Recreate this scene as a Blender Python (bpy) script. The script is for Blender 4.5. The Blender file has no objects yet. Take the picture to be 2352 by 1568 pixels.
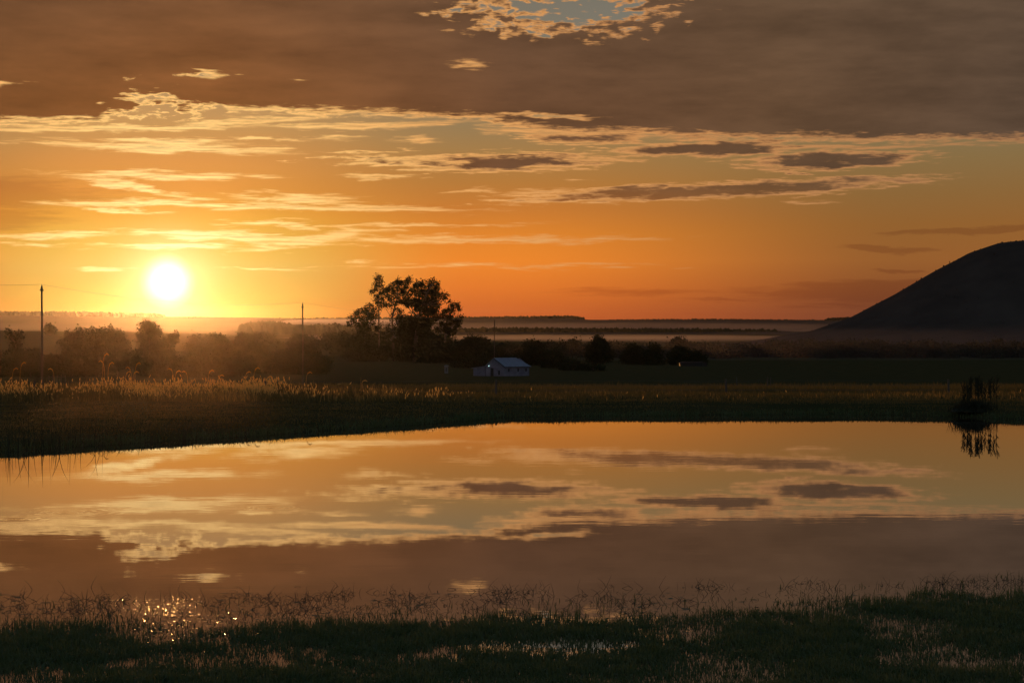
import bpy, math, random
import numpy as np
from mathutils import Vector, noise as mnoise

random.seed(7)
rng = np.random.default_rng(7)
SC = bpy.context.scene
COL = SC.collection
R = math.radians

# ------------------------------------------------------------------ camera
EYE = 4.0                                   # metres above the pond surface
FOV = 30.0
cam_d = bpy.data.cameras.new("camera")
cam = bpy.data.objects.new("camera", cam_d)
COL.objects.link(cam)
cam_d.sensor_width = 36.0
cam_d.lens = 18.0 / math.tan(R(FOV / 2))
cam_d.clip_start = 0.1
cam_d.clip_end = 40000.0
cam.location = (0, 0, EYE)
cam.rotation_euler = (R(90 - 0.47), 0, 0)
SC.camera = cam

F = 1176 / math.tan(R(FOV / 2))             # focal length in survey units (2352 across)
HOR = 748.0
def X(px, D): return (px - 1176) / F * D    # survey reading -> metres across at distance D
def Z(py, D): return EYE - (py - HOR) / F * D
def AZ(px): return math.degrees(math.atan((px - 1176) / F))
def EL(py): return math.degrees(math.atan((HOR - py) / F))

# ------------------------------------------------------------------ sky helpers
def lin(c):
    out = []
    for v in c:
        v = v / 255.0
        out.append(v / 12.92 if v <= 0.04045 else ((v + 0.055) / 1.055) ** 2.4)
    return tuple(out) + (1.0,)

class NT:
    """tiny node-graph writer"""
    def __init__(s, tree): s.t = tree; s.n = tree.nodes; s.l = tree.links
    def _in(s, sock, v):
        if v is None: return
        if isinstance(v, bpy.types.NodeSocket): s.l.new(v, sock)
        else: sock.default_value = v
    def m(s, op, a, b=None, c=None, clamp=False):
        n = s.n.new("ShaderNodeMath"); n.operation = op; n.use_clamp = clamp
        s._in(n.inputs[0], a); s._in(n.inputs[1], b); s._in(n.inputs[2], c)
        return n.outputs[0]
    def v(s, op, a, b=None, scale=None):
        n = s.n.new("ShaderNodeVectorMath"); n.operation = op
        s._in(n.inputs[0], a); s._in(n.inputs[1], b)
        if scale is not None: s._in(n.inputs[3], scale)
        return n.outputs[1] if op in ("LENGTH", "DISTANCE", "DOT_PRODUCT") else n.outputs[0]
    def xyz(s, x, y, z=0.0):
        n = s.n.new("ShaderNodeCombineXYZ")
        s._in(n.inputs[0], x); s._in(n.inputs[1], y); s._in(n.inputs[2], z)
        return n.outputs[0]
    def sep(s, v):
        n = s.n.new("ShaderNodeSeparateXYZ"); s._in(n.inputs[0], v); return n.outputs
    def noise(s, v, scale, detail=4.0, rough=0.55, dist=0.0):
        n = s.n.new("ShaderNodeTexNoise"); s._in(n.inputs["Vector"], v)
        n.inputs["Scale"].default_value = scale; n.inputs["Detail"].default_value = detail
        n.inputs["Roughness"].default_value = rough; n.inputs["Distortion"].default_value = dist
        return n.outputs["Fac"]
    def ramp(s, f, stops, interp="LINEAR"):
        n = s.n.new("ShaderNodeValToRGB"); s._in(n.inputs[0], f)
        cr = n.color_ramp; cr.interpolation = interp
        while len(cr.elements) > 1: cr.elements.remove(cr.elements[-1])
        cr.elements[0].position = stops[0][0]; cr.elements[0].color = stops[0][1]
        for p, c in stops[1:]:
            e = cr.elements.new(p); e.color = c
        return n.outputs[0]
    def mr(s, v, a, b, c=0.0, d=1.0, interp="LINEAR"):
        n = s.n.new("ShaderNodeMapRange"); n.interpolation_type = interp; n.clamp = True
        s._in(n.inputs[0], v)
        for i, q in enumerate((a, b, c, d)): s._in(n.inputs[i + 1], q)
        return n.outputs[0]
    def mix(s, f, a, b, mode="MIX"):
        n = s.n.new("ShaderNodeMix"); n.data_type = "RGBA"; n.blend_type = mode
        n.clamp_result = False
        s._in(n.inputs[0], f); s._in(n.inputs[6], a); s._in(n.inputs[7], b)
        return n.outputs[2]

SUN_AZ, SUN_EL = AZ(385), EL(648)

# ------------------------------------------------------------------ world
world = bpy.data.worlds.new("World"); SC.world = world; world.use_nodes = True
W = NT(world.node_tree); world.node_tree.nodes.clear()
gen = W.n.new("ShaderNodeTexCoord").outputs["Generated"]
dx, dy, dz = W.sep(gen)[:3]
az = W.m("MULTIPLY", W.m("ARCTAN2", dx, dy), 57.29578)
el = W.m("MULTIPLY", W.m("ARCSINE", dz), 57.29578)
dist_az = W.m("ABSOLUTE", W.m("SUBTRACT", az, SUN_AZ))

def elramp(stops, hi):
    # stops are (survey y, colour); position spans -2 .. 14 degrees of elevation
    st = sorted([((EL(y) + 2) / 16, lin(c)) for y, c in stops]) + [(1.0, lin(hi))]
    return W.ramp(W.mr(el, -2.0, 14.0), st)
SKY_NEAR = elramp([(790, (255, 150, 40)), (720, (255, 178, 50)), (680, (255, 205, 80)), (620, (255, 212, 95)),
                   (560, (255, 200, 80)), (500, (255, 178, 62)), (440, (240, 156, 64)), (370, (224, 150, 74)),
                   (300, (200, 148, 86)), (60, (138, 128, 110))], (112, 102, 96))
SKY_MID = elramp([(790, (170, 78, 40)), (720, (196, 92, 38)), (660, (224, 118, 42)), (600, (236, 134, 44)),
                  (540, (224, 132, 44)), (480, (200, 122, 50)), (420, (182, 122, 58)), (350, (165, 124, 72)),
                  (290, (152, 124, 84)), (60, (126, 118, 102))], (104, 96, 90))
SKY_FAR = elramp([(790, (112, 60, 42)), (720, (122, 66, 42)), (660, (138, 80, 42)), (600, (150, 94, 46)),
                  (520, (146, 97, 47)), (450, (140, 102, 56)), (370, (136, 109, 68)), (300, (132, 114, 80)),
                  (60, (122, 121, 110))], (98, 102, 108))
near_f = W.mr(dist_az, 1.0, 9.0, 1.0, 0.0, "SMOOTHSTEP")
far_f = W.mr(dist_az, 9.5, 22.0, 0.0, 1.0, "SMOOTHSTEP")
SKY_NEAR = W.mix(W.mr(el, 1.5, 6.0), W.mix(1.0, SKY_NEAR, (0.66, 0.74, 0.9, 1), "MULTIPLY"), SKY_NEAR)
base = W.mix(far_f, W.mix(near_f, SKY_MID, SKY_NEAR), SKY_FAR)

# clear twilight sky away from the sunrise
nish = W.n.new("ShaderNodeTexSky"); nish.sky_type = "NISHITA"; nish.sun_disc = False
nish.sun_elevation = R(SUN_EL); nish.sun_rotation = R(SUN_AZ)
nish.air_density = 1.0; nish.dust_density = 2.0; nish.ozone_density = 2.0
nsky = W.mix(1.0, nish.outputs[0], (0.30, 0.30, 0.30, 1), "MULTIPLY")

# slight warp so that nothing keeps an analytic edge
uvn = W.xyz(W.m("MULTIPLY", az, 0.42), W.m("MULTIPLY", el, 2.1), 0.0)
warp = W.m("SUBTRACT", W.noise(uvn, 0.62, 3, 0.55), 0.5)
warp2 = W.m("SUBTRACT", W.noise(W.v("ADD", uvn, (3.1, 9.7, 2.0)), 2.1, 4, 0.6), 0.5)
warp3 = W.m("SUBTRACT", W.noise(W.v("ADD", uvn, (13.1, 1.7, 5.0)), 1.3, 4, 0.6), 0.5)
u = W.m("ADD", az, W.m("ADD", W.m("MULTIPLY", warp, 1.6), W.m("MULTIPLY", warp2, 2.2)))
v = W.m("ADD", el, W.m("ADD", W.m("MULTIPLY", warp, 0.30), W.m("MULTIPLY", warp3, 0.42)))
uv = W.xyz(u, v, 0.0)
fine = W.m("SUBTRACT", W.noise(W.v("ADD", W.v("MULTIPLY", uvn, (0.9, 2.3, 1.0)), (7.3, 2.1, 0)), 2.3, 4, 0.56, 0.5), 0.5)
puff = W.m("SUBTRACT", W.noise(W.xyz(W.m("MULTIPLY", az, 1.5), W.m("MULTIPLY", el, 8.0), 3.0), 1.5, 5, 0.58, 0.4), 0.5)

# big cloud sheet: its lower edge as elevation against azimuth
edge_pts = [(-400, 328), (0, 308), (350, 284), (500, 268), (700, 264), (900, 266), (1100, 280), (1200, 294),
            (1400, 312), (1600, 326), (1900, 328), (2150, 333), (2352, 335), (2700, 345)]
st = []
for x_, y_ in edge_pts:
    g = EL(y_) / 10.0
    st.append((min(1, max(0, (AZ(x_) + 20) / 40)), (g, g, g, 1)))
edge = W.m("MULTIPLY", W.ramp(W.mr(az, -20.0, 20.0), st), 10.0)
sheet = W.m("MULTIPLY", W.m("SUBTRACT", W.m("ADD", v, W.m("MULTIPLY", puff, 0.25)), edge), 3.2)
sheet = W.m("MINIMUM", sheet, 1.6)

def blob(x0, x1, y, h, slope=0.0):
    """elliptical field: 1 in the middle, 0 on the rim; slope is rise in survey px over its whole length"""
    a = (AZ(x1) - AZ(x0)) / 2; b = h / 76.6
    n = W.n.new("ShaderNodeMapping"); n.vector_type = "TEXTURE"
    W.l.new(uv, n.inputs["Vector"])
    n.inputs["Location"].default_value = ((AZ(x0) + AZ(x1)) / 2, EL(y), 0)
    n.inputs["Rotation"].default_value = (0, 0, math.atan2(slope / 76.6, 2 * a))
    n.inputs["Scale"].default_value = (a, b, 1)
    return W.m("SUBTRACT", 1.0, W.v("LENGTH", n.outputs[0]))

def cut(field, x0, x1, y, h, amount, slope=0.0):
    g = W.m("MULTIPLY", blob(x0, x1, y, h, slope), amount)
    return W.m("SUBTRACT", field, W.m("MAXIMUM", g, 0.0))

sheet = W.m("MINIMUM", sheet, 1.35)
sheet = cut(sheet, 860, 1730, 24, 104, 2.7, 0)

sheet = cut(sheet, 970, 1180, 150, 22, 1.2, 8)
sheet = cut(sheet, 225, 465, 246, 82, 2.3, 0)
sheet = cut(sheet, 420, 520, 252, 30, 1.2, 0)
sheet = cut(sheet, 380, 560, 178, 18, 1.5, 8)
sheet = cut(sheet, -80, 70, 212, 12, 1.35, 0)
sheet = cut(sheet, 1090, 1460, 264, 9, 1.6, -3)
sheet = cut(sheet, 640, 760, 188, 9, .95, -3)

# bright thin wisps (low amplitude) and thick clouds (high amplitude)
gapf = W.m("MAXIMUM", W.mr(blob(860, 1760, 30, 105), 0.0, 0.35), W.mr(blob(215, 500, 232, 84), 0.0, 0.3))
alto = W.m("SUBTRACT", W.noise(W.xyz(W.m("MULTIPLY", az, 1.5), W.m("MULTIPLY", el, 5.0), 7.7), 1.25, 4, 0.52, 0.3), 0.5)
sheet = W.m("ADD", sheet, W.m("MULTIPLY", gapf, W.m("ADD", 0.55, W.m("MULTIPLY", alto, 5.0))))
wisps = [(-60, 470, 306, 8, 14, .55), (350, 720, 286, 9, 30, .5), (640, 1030, 292, 8, 6, .40),
         (130, 640, 345, 12, -10, .46), (250, 520, 332, 7, 0, .4),
         (160, 545, 411, 9, 0, .42), (190, 430, 438, 9, -46, .42), (130, 460, 474, 9, 4, .42),
         (400, 1010, 479, 8, -6, .42), (580, 790, 460, 11, -8, .38), (180, 340, 490, 4, -6, .36),
         (540, 680, 512, 8, 4, .36), (640, 1150, 517, 4, 8, .34), (330, 720, 546, 11, -12, .42),
         (-80, 250, 547, 8, 10, .40), (600, 860, 550, 14, 34, .36), (820, 1400, 551, 9, 0, .38),
         (240, 580, 568, 6, 6, .36), (30, 135, 567, 5, 2, .34), (650, 740, 562, 7, 0, .34),
         (560, 620, 321, 4, 0, .34), (640, 690, 323, 4, 0, .3), (690, 810, 320, 5, 4, .34), (920, 1010, 322, 5, 2, .34),
         (820, 950, 406, 4, 0, .34), (1050, 1130, 438, 4, 4, .32), (1290, 1340, 412, 3, 0, .3),
         (800, 860, 598, 3, 0, .25), (180, 260, 620, 4, 0, .25), (540, 650, 618, 3, 0, .22),
         (1150, 1310, 440, 6, 6, .36), (1850, 1930, 465, 3, 0, .26), (1000, 1300, 612, 4, 0, .15),
         (1130, 1560, 306, 10, -22, .42), (1660, 2250, 343, 6, 4, .36), (940, 980, 340, 3, 0, .3)]
thick = [(760, 1080, 372, 16, -14, .62), (930, 1420, 372, 24, 4, 1.35), (1160, 2110, 440, 20, 34, 1.7),
         (1690, 2130, 374, 22, 6, 1.7), (1380, 1860, 344, 18, 6, 1.5), (1820, 1870, 402, 4, 0, .8),
         (1180, 1500, 318, 14, -8, 1.1)]
veil = [(-520, 350, 455, 46, -10, .9), (-300, 200, 510, 34, 0, .7), (1880, 2190, 576, 9, -8, .9),
        (1990, 2480, 534, 10, 14, .9), (1980, 2140, 625, 6, 0, .7), (1600, 2700, 668, 34, 12, 1.0),
        (1200, 1700, 670, 14, 0, .5), (1700, 2150, 702, 14, 0, .45), (1450, 1850, 690, 8, 0, .4), (860, 990, 481, 5, 0, .5)]

def gather(lst):
    acc = None
    for x0, x1, y, h, s, amp in lst:
        g = W.m("MULTIPLY", blob(x0, x1, y, h * (0.84 if amp < .6 and lst is wisps else 1.0), s), amp)
        acc = g if acc is None else W.m("MAXIMUM", acc, g)
    return acc
low = W.m("ADD", gather(wisps), W.m("MULTIPLY", fine, 1.25))
low = W.m("MINIMUM", low, 0.34)
thk = W.m("ADD", W.m("MINIMUM", gather(thick), 1.0), W.m("MULTIPLY", W.m("ADD", fine, W.m("MULTIPLY", puff, 0.5)), 2.4))
main = W.m("ADD", W.m("MINIMUM", sheet, 1.6), W.m("ADD", W.m("MULTIPLY", fine, 0.9), W.m("MULTIPLY", puff, 0.7)))
D_ = W.m("MAXIMUM", W.m("MAXIMUM", low, thk), main)
vl = W.m("ADD", gather(veil), W.m("MULTIPLY", fine, 0.55))

# distance from the sun, squashed so that the glow is a little wider than tall
sdir = Vector((math.sin(R(SUN_AZ)) * math.cos(R(SUN_EL)), math.cos(R(SUN_AZ)) * math.cos(R(SUN_EL)), math.sin(R(SUN_EL))))
cosang = W.v("DOT_PRODUCT", W.v("NORMALIZE", gen), tuple(sdir))
ang = W.m("MULTIPLY", W.m("ARCCOSINE", W.m("MINIMUM", cosang, 0.9999999)), 57.29578)

# the dark body of the clouds, their lit rims, and the thin low veil
body = W.ramp(W.mr(az, -16.0, 16.0), [(0.0, lin((126, 79, 42))), (0.22, lin((134, 83, 43))), (0.5, lin((108, 74, 50))),
                                     (0.75, lin((98, 72, 51))), (1.0, lin((90, 71, 56)))])
grey = W.mix(W.mr(el, 6.5, 11.0, 0.0, 0.55), body, lin((98, 79, 62)))
mott = W.mr(W.noise(W.xyz(W.m("MULTIPLY", az, 0.25), W.m("MULTIPLY", el, 1.1), 9.0), 1.2, 5, 0.6), 0.3, 0.7, 0.76, 1.2)
grey = W.mix(1.0, grey, W.xyz(mott, mott, mott), "MULTIPLY")
lowbody = W.mix(1.0, base, (0.74, 0.66, 0.72, 1), "MULTIPLY")
body = W.mix(W.mr(el, 3.2, 4.6), lowbody, grey)
rim = W.ramp(W.mr(ang, 0.0, 26.0), [(0.0, (1.30, 1.05, 0.50, 1)), (0.10, (1.25, 0.88, 0.34, 1)), (0.20, (1.10, 0.64, 0.21, 1)),
                                   (0.36, (0.84, 0.40, 0.125, 1)), (0.6, (0.62, 0.275, 0.092, 1)), (1.0, (0.40, 0.19, 0.078, 1))])
fine_dn = W.noise(W.v("ADD", W.v("MULTIPLY", uvn, (0.9, 2.3, 1.0)), (7.3 + 0.02, 2.1 - 0.22, 0)), 2.3, 4, 0.56, 0.5)
alto_dn = W.noise(W.xyz(W.m("MULTIPLY", az, 1.5), W.m("SUBTRACT", W.m("MULTIPLY", el, 5.0), 0.30), 7.7), 1.25, 4, 0.52, 0.3)
gradn = W.m("ADD", W.m("MULTIPLY", W.m("SUBTRACT", W.m("ADD", fine, 0.5), fine_dn), 1.0),
            W.m("MULTIPLY", W.m("MULTIPLY", W.m("SUBTRACT", W.m("ADD", alto, 0.5), alto_dn), gapf), 1.6))
rimv = W.mr(gradn, -0.12, 0.12, 0.85, 1.12)
rim = W.mix(rimv, W.mix(0.45, body, base), rim)
cover = W.mr(D_, -0.26, 0.36, 0.0, 1.0, "SMOOTHSTEP")
core = W.mr(D_, W.mr(rimv, 0.85, 1.12, 0.02, 0.22), W.mr(rimv, 0.85, 1.12, 0.70, 1.0), 0.0, 1.0, "SMOOTHSTEP")
cl = W.mix(core, rim, body)
sky = W.mix(W.m("MULTIPLY", W.mr(vl, 0.05, 0.45, 0.0, 1.0, "SMOOTHSTEP"), 0.75), base, lowbody)
sky = W.mix(cover, sky, cl)

# beyond the picture the same layered cloud thins into clear twilight
away = W.mr(dist_az, 26.0, 75.0, 0.0, 1.0, "SMOOTHSTEP")
hi_cl = W.mr(W.noise(W.xyz(W.m("DIVIDE", dx, W.m("MAXIMUM", dz, 0.05)), W.m("DIVIDE", dy, W.m("MAXIMUM", dz, 0.05)), 1.0), 1.3, 6, 0.6), 0.45, 0.62)
dusk = W.mix(W.m("MULTIPLY", hi_cl, 0.6), nsky, (0.17, 0.147, 0.15, 1))
above = W.mr(el, 12.0, 30.0, 0.0, 1.0, "SMOOTHSTEP")
sky = W.mix(W.m("MAXIMUM", away, above), sky, dusk)

# the sun's blown-out disc and the aureole in the moist air
def gauss(w): return W.m("EXPONENT", W.m("MULTIPLY", W.m("POWER", W.m("DIVIDE", ang, w), 2.0), -1.0))
disc = W.mr(ang, 0.12, 0.90, 1.0, 0.0, "SMOOTHSTEP")
glow = W.v("SCALE", (0.9, 0.72, 0.55), None, W.m("MULTIPLY", gauss(1.15), 0.5))
glow2 = W.v("SCALE", (1.0, 0.50, 0.10), None, W.m("MULTIPLY", gauss(3.2), 0.02))
sun_c = W.v("SCALE", (1.0, 0.95, 0.82), None, W.m("MULTIPLY", disc, 1.3))
sky = W.v("ADD", W.v("ADD", sky, glow), W.v("ADD", glow2, sun_c))
# below the horizon: dim earth
sky = W.mix(W.mr(el, -3.0, -1.5), (0.02, 0.015, 0.01, 1), sky)
bg = W.n.new("ShaderNodeBackground"); W.l.new(sky, bg.inputs[0]); bg.inputs[1].default_value = 1.0
wo = W.n.new("ShaderNodeOutputWorld"); W.l.new(bg.outputs[0], wo.inputs[0])
world.cycles.sampling_method = "MANUAL"; world.cycles.sample_map_resolution = 1024

# ------------------------------------------------------------------ sun, exposure, render
sun_d = bpy.data.lights.new("sun", "SUN"); sun_d.energy = 0.75; sun_d.angle = R(0.53)
sun_d.color = (1.0, 0.44, 0.12)
sun = bpy.data.objects.new("sun", sun_d); COL.objects.link(sun)
sun.rotation_euler = (-sdir).to_track_quat("-Z", "Y").to_euler()
SC.view_settings.view_transform = "Standard"; SC.view_settings.look = "None"
SC.view_settings.exposure = 0.0; SC.view_settings.gamma = 1.0; SC.view_settings.use_curve_mapping = False
SC.render.engine = "CYCLES"
cy = SC.cycles
cy.max_bounces = 5; cy.diffuse_bounces = 2; cy.glossy_bounces = 3; cy.transmission_bounces = 3
cy.volume_bounces = 1; cy.transparent_max_bounces = 40
cy.use_denoising = True; cy.use_adaptive_sampling = False
cy.sample_clamp_indirect = 4.0; cy.caustics_reflective = False; cy.caustics_refractive = False

# ------------------------------------------------------------------ materials
def mat(name, build):
    m = bpy.data.materials.new(name); m.use_nodes = True
    m.node_tree.nodes.clear(); t = NT(m.node_tree)
    out = t.n.new("ShaderNodeOutputMaterial")
    build(t, out); return m

def surf(c1, c2, scale=3.0, rough=0.8, bump=0.0, trans=0.0, spec=0.2, detail=5, stretch=(1, 1, 1), info=True, bscale=None):
    def b(t, out):
        co = t.n.new("ShaderNodeNewGeometry").outputs["Position"] if info else t.n.new("ShaderNodeTexCoord").outputs["Object"]
        co = t.v("MULTIPLY", co, stretch)
        f = t.mr(t.noise(co, scale, detail, 0.6), 0.3, 0.7)
        c = t.mix(f, c1 + (1,), c2 + (1,))
        p = t.n.new("ShaderNodeBsdfPrincipled")
        t._in(p.inputs["Base Color"], c); p.inputs["Roughness"].default_value = rough
        p.inputs["Specular IOR Level"].default_value = spec
        if bump:
            bn = t.n.new("ShaderNodeBump"); bn.inputs["Strength"].default_value = bump; bn.inputs["Distance"].default_value = 0.05
            t._in(bn.inputs["Height"], t.noise(co, bscale or scale * 4, 6, 0.65)); t.l.new(bn.outputs[0], p.inputs["Normal"])
        if trans:
            tr = t.n.new("ShaderNodeBsdfTranslucent"); t._in(tr.inputs[0], t.mix(1.0, c, (1.6, 1.5, 0.9, 1), "MULTIPLY"))
            mx = t.n.new("ShaderNodeMixShader"); mx.inputs[0].default_value = trans
            t.l.new(p.outputs[0], mx.inputs[1]); t.l.new(tr.outputs[0], mx.inputs[2]); t.l.new(mx.outputs[0], out.inputs[0])
        else: t.l.new(p.outputs[0], out.inputs[0])
    return b

M = {}
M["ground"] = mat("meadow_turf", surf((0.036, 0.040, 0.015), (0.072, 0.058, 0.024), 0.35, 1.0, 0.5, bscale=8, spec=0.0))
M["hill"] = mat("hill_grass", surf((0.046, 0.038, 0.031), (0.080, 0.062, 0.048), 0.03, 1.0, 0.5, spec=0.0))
M["ridge"] = mat("ridge_grass", surf((0.05, 0.045, 0.035), (0.08, 0.065, 0.05), 0.004, 1.0, spec=0.0))
M["forest"] = mat("forest_leaf", surf((0.018, 0.024, 0.010), (0.035, 0.040, 0.018), 0.05, 1.0, spec=0.0))
M["leaf"] = mat("gum_leaf", surf((0.022, 0.028, 0.010), (0.045, 0.045, 0.016), 0.5, 0.85, trans=0.08, spec=0.1))
M["leafd"] = mat("bush_leaf", surf((0.018, 0.026, 0.010), (0.036, 0.042, 0.016), 0.6, 0.9, trans=0.03, spec=0.05))
M["bark"] = mat("bark", surf((0.07, 0.05, 0.035), (0.14, 0.105, 0.075), 2.0, 0.9, 0.4, stretch=(1, 1, 0.2)))
M["straw"] = mat("dry_grass", surf((0.27, 0.150, 0.045), (0.44, 0.27, 0.09), 3.0, 0.6, trans=0.5, spec=0.3))
M["green"] = mat("meadow_grass", surf((0.080, 0.066, 0.022), (0.19, 0.125, 0.042), 0.8, 0.7, trans=0.35))
M["marsh"] = mat("marsh_grass", surf((0.055, 0.090, 0.030), (0.120, 0.130, 0.050), 2.5, 0.6, trans=0.25, spec=0.25))
M["stem"] = mat("bent_stem", surf((0.050, 0.040, 0.018), (0.095, 0.070, 0.034), 5.0, 0.55, trans=0.1, spec=0.35))
M["reed"] = mat("reed_leaf", surf((0.022, 0.026, 0.012), (0.045, 0.042, 0.020), 4.0, 0.7, trans=0.12))
M["plume"] = mat("plume", surf((0.50, 0.30, 0.11), (0.70, 0.44, 0.18), 9.0, 0.7, trans=0.7))
M["wood"] = mat("weathered_wood", surf((0.07, 0.05, 0.035), (0.13, 0.10, 0.07), 4.0, 0.85, 0.4, stretch=(1, 1, 0.1)))
M["wire"] = mat("wire", surf((0.05, 0.05, 0.05), (0.08, 0.08, 0.08), 4.0, 0.5))
M["wall"] = mat("limewash", surf((0.13, 0.125, 0.165), (0.21, 0.20, 0.25), 0.9, 0.9, 0.2))
M["roof"] = mat("painted_roof_sheet", surf((0.10, 0.13, 0.18), (0.16, 0.20, 0.25), 0.8, 0.45, 0.1, spec=0.5))
M["dark"] = mat("dark_opening", surf((0.02, 0.018, 0.016), (0.04, 0.034, 0.03), 2.0, 0.6))
M["fascia"] = mat("fascia_board", surf((0.035, 0.025, 0.02), (0.06, 0.045, 0.035), 2.0, 0.7))
M["pale"] = mat("grey_render", surf((0.14, 0.125, 0.12), (0.20, 0.18, 0.17), 0.3, 0.9))

def b_glow(t, out):
    e = t.n.new("ShaderNodeEmission"); e.inputs[0].default_value = (0.62, 1.0, 0.95, 1); e.inputs[1].default_value = 3.0
    t.l.new(e.outputs[0], out.inputs[0])
M["lamp"] = mat("lit_lamp", b_glow)

def b_water(t, out):
    co = t.n.new("ShaderNodeNewGeometry").outputs["Position"]
    s = t.sep(co)
    n1 = t.noise(t.v("MULTIPLY", co, (0.55, 1.2, 1)), 1.1, 3, 0.5)
    n2 = t.noise(co, 0.07, 2, 0.5)
    patch = t.mr(t.noise(t.v("ADD", co, (31, 12, 0)), 0.11, 2, 0.5), 0.45, 0.62, 0.35, 1.6)
    h = t.m("MULTIPLY", t.m("MULTIPLY", n1, 0.0007), patch)
    # ring ripples where fish have risen
    for (cx, cy_, rr, am) in ((-5.3, 42.0, 0.8, 0.0006), (-9.6, 41.0, 1.5, 0.0003), (-10.3, 39.5, 1.0, 0.0004)):
        dd = t.v("DISTANCE", co, (cx, cy_, 0.0))
        w = t.m("MULTIPLY", t.m("SINE", t.m("MULTIPLY", dd, 24.0)), t.mr(dd, 0.0, rr, am, 0.0, "SMOOTHSTEP"))
        h = t.m("ADD", h, w)
    bn = t.n.new("ShaderNodeBump"); bn.inputs["Strength"].default_value = 1.0; bn.inputs["Distance"].default_value = 1.0
    t._in(bn.inputs["Height"], h)
    p = t.n.new("ShaderNodeBsdfPrincipled")
    p.inputs["Base Color"].default_value = (0.060, 0.042, 0.026, 1)
    p.inputs["Roughness"].default_value = 0.012
    p.inputs["IOR"].default_value = 1.5
    t.l.new(bn.outputs[0], p.inputs["Normal"])
    g = t.n.new("ShaderNodeBsdfGlossy"); g.inputs["Roughness"].default_value = 0.012
    g.inputs["Color"].default_value = (0.82, 0.80, 0.86, 1); t.l.new(bn.outputs[0], g.inputs["Normal"])
    mx = t.n.new("ShaderNodeMixShader"); mx.inputs[0].default_value = 0.45
    t.l.new(p.outputs[0], mx.inputs[1]); t.l.new(g.outputs[0], mx.inputs[2])
    t.l.new(mx.outputs[0], out.inputs[0])
M["water"] = mat("pond_water", b_water)

def vol(name, dens, color, g):
    def b(t, out):
        p = t.n.new("ShaderNodeVolumePrincipled")
        p.inputs["Color"].default_value = color + (1,); p.inputs["Density"].default_value = dens
        p.inputs["Anisotropy"].default_value = g
        t.l.new(p.outputs[0], out.inputs["Volume"])
    return mat(name, b)
M["haze"] = vol("haze_air", 0.000009, (0.94, 0.86, 0.90), 0.95)
def mist_mat(d, g=0.74): return vol("mist_air", d, (0.90, 0.80, 0.96) if g < 0.8 else (1.0, 0.72, 0.50), g)  # second, warm tint puts orange glow into the added glare mist

# ------------------------------------------------------------------ object helpers
def mesh_obj(name, verts, faces, m, parent=None, smooth=False, loc=None):
    me = bpy.data.meshes.new(name)
    verts = np.asarray(verts, dtype=np.float32)
    if isinstance(faces, np.ndarray):
        nf, k = faces.shape
        me.vertices.add(len(verts)); me.vertices.foreach_set("co", verts.ravel())
        me.loops.add(nf * k); me.loops.foreach_set("vertex_index", faces.astype(np.int32).ravel())
        me.polygons.add(nf); me.polygons.foreach_set("loop_start", np.arange(0, nf * k, k, dtype=np.int32))
        me.update(calc_edges=True)
    else:
        me.from_pydata([tuple(map(float, v_)) for v_ in verts], [], faces)
    if smooth:
        me.polygons.foreach_set("use_smooth", np.ones(len(me.polygons), dtype=bool))
    me.materials.append(m)
    o = bpy.data.objects.new(name, me); COL.objects.link(o)
    if parent: o.parent = parent
    if loc is not None: o.location = loc
    return o

def tag(o, label=None, cat=None, group=None, kind=None):
    if label: o["label"] = label
    if cat: o["category"] = cat
    if group: o["group"] = group
    if kind: o["kind"] = kind
    return o

def empty(name, loc, label, cat, group=None, rz=0):
    o = bpy.data.objects.new(name, None); COL.objects.link(o)
    o.location = loc; o.rotation_euler = (0, 0, rz); o.empty_display_size = 0.5
    return tag(o, label, cat, group)

class MB:
    def __init__(s): s.v = []; s.f = []
    def add(s, vs, fs):
        b = len(s.v); s.v += [tuple(q) for q in vs]; s.f += [tuple(i + b for i in f) for f in fs]
    def box(s, x0, x1, y0, y1, z0, z1):
        s.add([(x, y, z) for z in (z0, z1) for y in (y0, y1) for x in (x0, x1)],
              [(0, 2, 3, 1), (4, 5, 7, 6), (0, 1, 5, 4), (2, 6, 7, 3), (0, 4, 6, 2), (1, 3, 7, 5)])
    def tube(s, pts, r0, r1, n=6):
        pts = [Vector(p) for p in pts]; vs = []; m = len(pts)
        for i, p in enumerate(pts):
            d = (pts[min(i + 1, m - 1)] - pts[max(i - 1, 0)]).normalized()
            a = d.cross(Vector((0.3, 1, 0.2))).normalized(); b = d.cross(a)
            r = r0 + (r1 - r0) * i / (m - 1)
            for k in range(n):
                t = 2 * math.pi * k / n
                vs.append(p + (a * math.cos(t) + b * math.sin(t)) * r)
        fs = [(i * n + k, i * n + (k + 1) % n, (i + 1) * n + (k + 1) % n, (i + 1) * n + k) for i in range(m - 1) for k in range(n)]
        fs += [tuple(range(n))[::-1], tuple(range((m - 1) * n, m * n))]
        s.add(vs, fs)
    def prism(s, poly, y0, y1):            # poly in x,z
        n = len(poly)
        s.add([(x, y0, z) for x, z in poly] + [(x, y1, z) for x, z in poly],
              [tuple(range(n)), tuple(range(2 * n - 1, n - 1, -1))] + [(i, i + n, (i + 1) % n + n, (i + 1) % n) for i in range(n)])
    def build(s, name, m, parent=None, smooth=False): return mesh_obj(name, s.v, s.f, m, parent, smooth)

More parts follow.
